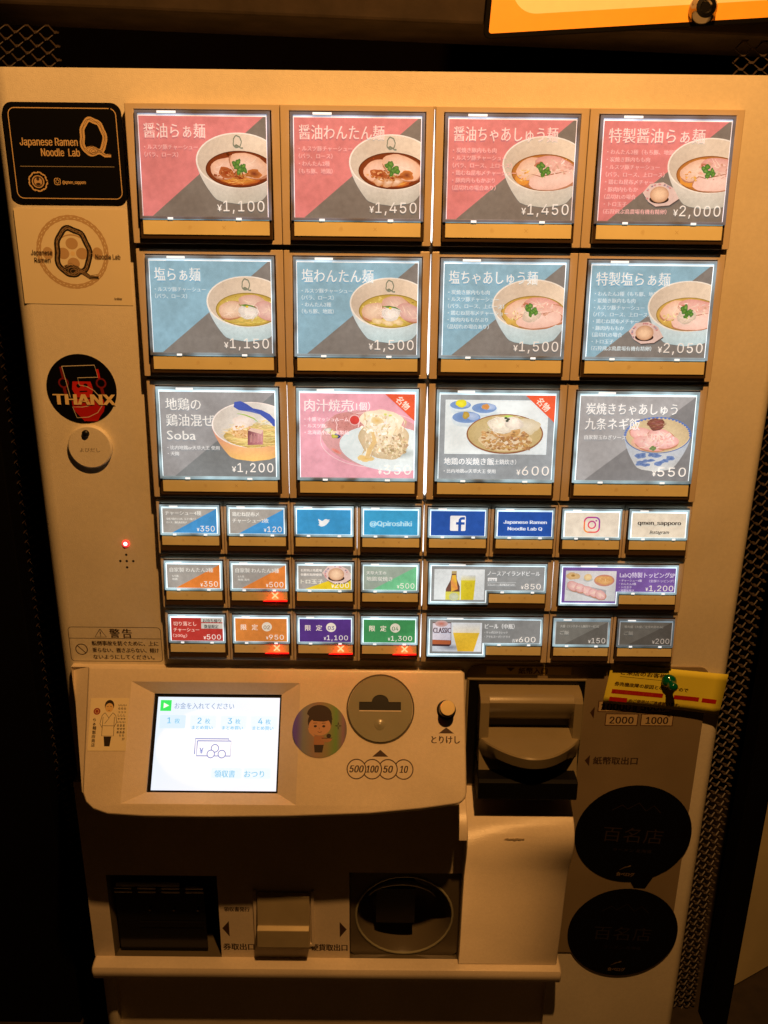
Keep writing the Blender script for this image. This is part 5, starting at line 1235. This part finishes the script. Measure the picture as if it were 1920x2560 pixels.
A.line([(19.4, 22.4), (21, 22.9), (22.6, 22.4)], .35, dkb); A.line([(20.4, 19.4), (20.8, 20.6)], .3, dkb)
A.poly([(17, 25.6), (24.4, 25.6), (24.8, 32), (16.8, 32)], (166, 118, 88)); A.line([(17, 25.6), (13.6, 22.6), (12.8, 19.6)], 1.5, sk); A.poly([(17, 32), (24.4, 32), (23.4, 37.6), (17.6, 37.6)], dkb)
A.ell(26.6, 27.2, 4, 2.9, (168, 124, 92), n=18, rings=1, a0=0, a1=180); A.line([(22.6, 27.2), (30.6, 27)], .5, dkb); A.ell(28, 25.4, 1.8, 1.6, dkb, n=12, rings=1)
for a in range(4): A.line([(35 + 2.4 * math.cos(R(90 * a)), 18 + 2.6 * math.sin(R(90 * a))), (35 + .6 * math.cos(R(90 * a + 45)), 18 + .6 * math.sin(R(90 * a + 45))), (35 + 2.4 * math.cos(R(90 * a + 90)), 18 + 2.6 * math.sin(R(90 * a + 90)))], .35, dkb)
A.mb.build('cook_drawing', M['print'], o, color=True)
# black round award stickers
def award(cx, cz, r, rot, label, tabbed, fade):
    F = lambda u, v, d: (cx + u * math.cos(rot) + v * math.sin(rot), 4.3 - d, cz + u * math.sin(rot) - v * math.cos(rot))
    pts = circle(0, 0, r, 64)
    if tabbed: pts = [(p[0], p[1]) for p in pts]; pts = [p if not (p[1] > 30 and 6 < p[0] < 33) else (p[0] * .98, p[1] * 1.0) for p in pts]
    o = sticker('black_round_sticker', F, pts, M['blackgloss'], .25, label, 'sticker', 'black round award stickers')
    if tabbed:
        b = MB(); b.poly([F(5, 48.5, .12), F(25, 44, .12), F(20, 56.5, .12), F(10, 56.5, .12)]); b.build('folded_tab', M['blackgloss'], o, fixn=False)
    A = Art(lambda u, v, d: F(u - 60, v - 60, d + .26), 120, 120, d0=.03); A.td = .1
    g1 = fade
    A.line([(38, 36), (46, 30), (51, 34), (60, 27), (67, 35), (73, 29), (80, 36)], .6, g1)
    A.text('百名店', 60, 67, 17, g1, width=52, align='c', bold=.1, offset=-.006)
    A.text('ラーメン 北海道', 62, 78, 4, g1, width=34, align='c')
    A.line([(54, 98), (59, 94.5), (63, 93.6)], 1.3, (96, 80, 58), taper=True); A.line([(61, 94), (63.5, 92.6)], 1.2, (120, 100, 72))
    A.text('食べログ', 60, 104, 4.6, (122, 102, 74), width=16, align='c', bold=.35)
    A.mb.build('award_print', M['print'], o, color=True); A.tx.build('award_lettering', M['print'], o, color=True)
award(188.8, -569.5, 50.5, -.06, 'larger black round sticker on the brown plate, upper of the two', True, (50, 39, 27))
award(190.6, -677.5, 49.8, -.04, 'black round sticker with faint white words, lower of the two', False, (38, 30, 22))
# yellow note
M['note'] = mat('yellow_note_paper', (.90, .80, .07), .6, noise=.05, nscale=20)
th = R(-5.4)
def NF(u, v, d):
    bend = 2.6 * max(0, (u - 60) / 37) ** 2 * (v / 39)
    x = 153.2 + u * math.cos(th) + v * math.sin(th) - v * .02; z = -401.6 + u * math.sin(th) - v * math.cos(th)
    return (x, .9 - d - bend - .02 * v, z)
b = MB()
nu_, nv_ = 10, 6
b.loft([[NF(95 * i / nu_, 35.6 * j / nv_, 0) for i in range(nu_ + 1)] for j in range(nv_ + 1)], closed=False, cap0=False, cap1=False)
note = b.build('yellow_note', M['note'], smooth=True, fixn=False); top(note, 'yellow paper note with red bars held by the green magnet', 'note')
sol = note.modifiers.new('thickness', 'SOLIDIFY'); sol.thickness = .0002; sol.offset = -1
A = Art(lambda u, v, d: NF(u, v, d + .25), 96, 38.5, d0=.05); A.td = .1
br = (84, 60, 16)
A.text('ご来店のお客様へ', 9, 8.4, 4.2, br, width=42, bold=.3); A.line([(9, 10.6), (48, 10.8)], .3, br)
A.text('券売機故障の原因となりますので', 6, 18.8, 4.0, br, width=60, bold=.28)
for (u0, v0, u1) in ((5.0, 22.4, 47), (56, 22.6, 76.5), (79, 22.8, 90.5), (4.4, 29.4, 19)):
    pn = 8
    for k in range(pn): ua = u0 + (u1 - u0) * k / pn; ub = u0 + (u1 - u0) * (k + 1) / pn; A.rect(ua, v0, ub, v0 + 3.8, (182, 32, 26)); A.d -= A.step
    A.d += A.step
A.text('のご使用はご遠慮願います。', 20.5, 32.8, 3.7, br, width=42, bold=.25); A.text('折れ曲がった千円札', 8, 25.4, 2.6, (206, 70, 40), width=32); A.text('。', 49, 25, 4, br)
A.mb.build('red_bars', M['print'], note, color=True); A.tx.build('note_lettering', M['print'], note, color=True)
# green push magnet, pin shaped
b = MB()
def ax(t, r, nn_=24):  # axis from the note toward the viewer, drooping
    c = (199.2 + t * .12, -.4 - t, -415.0 - t * .06)
    return [(c[0] + r * math.cos(2 * math.pi * i / nn_), c[1] - .05 * r * math.sin(2 * math.pi * i / nn_), c[2] + r * math.sin(2 * math.pi * i / nn_)) for i in range(nn_)]
b.loft([ax(0, 4.0), ax(.8, 5.4), ax(2.4, 5.9), ax(4.2, 5.2), ax(5.4, 3.6), ax(6.4, 3.0), ax(7.6, 3.1), ax(9.2, 3.6), ax(10.8, 3.5), ax(12, 2.7), ax(12.7, 1.4), ax(12.9, .4)])
mg = b.build('green_magnet', M['green'], smooth=True); top(mg, 'glossy green pin shaped magnet pressing the yellow note', 'magnet')

# orange sign at the top right
t2 = R(3.55)
SF = lambda u, v, d: (33.8 + u * math.cos(t2) - v * -math.sin(t2), 47 - d, 47.6 + u * math.sin(t2) + v * math.cos(t2))
pts = rr_pts(0, 0, 330, 230, 5, 6)
b = MB(); b.loft([[SF(u, v, 0) for u, v in pts], [SF(u, v, 2.5) for u, v in pts]])
sg = b.build('orange_sign', M['post'], bevel=.4); top(sg, 'orange and cream sign with a dark edge hung above the machine', 'sign')
A = Art(lambda u, v, d: SF(u, 230 - v, 2.5 + d), 330, 230, d0=.05); A.td = .2
A.rrect(3.4, 3.6, 327, 227, 2, (255, 176, 46)); A.rrect(16, -60, 400, 230 - 13.3, 19, (255, 228, 182), n=10)
A.text('Noodle Lab', 121, 230 - 18.6, 3.4, (110, 50, 30), width=15, font='inter', bold=.3)
A.text('営業時間', 60, 120, 24, (150, 96, 40)) if False else None
A.mb.build('sign_print', M['print'], sg, color=True); A.tx.build('sign_lettering', M['print'], sg, color=True)
b = MB()
def ball(t, r, n=28): c = SF(145, 9.5, t); return [(c[0] + r * math.cos(2 * math.pi * i / n), c[1], c[2] + r * math.sin(2 * math.pi * i / n)) for i in range(n)]
b.loft([ball(2.6, 8.6), ball(6, 9.2), ball(9, 8.6), ball(11, 7.0), ball(12.2, 6.6), ball(12.4, 4.0), ball(11.4, 3.2)])
bm2 = b.build('round_magnet', M['chrome'], smooth=True); top(bm2, 'round dark metal magnet holding the orange sign', 'magnet')
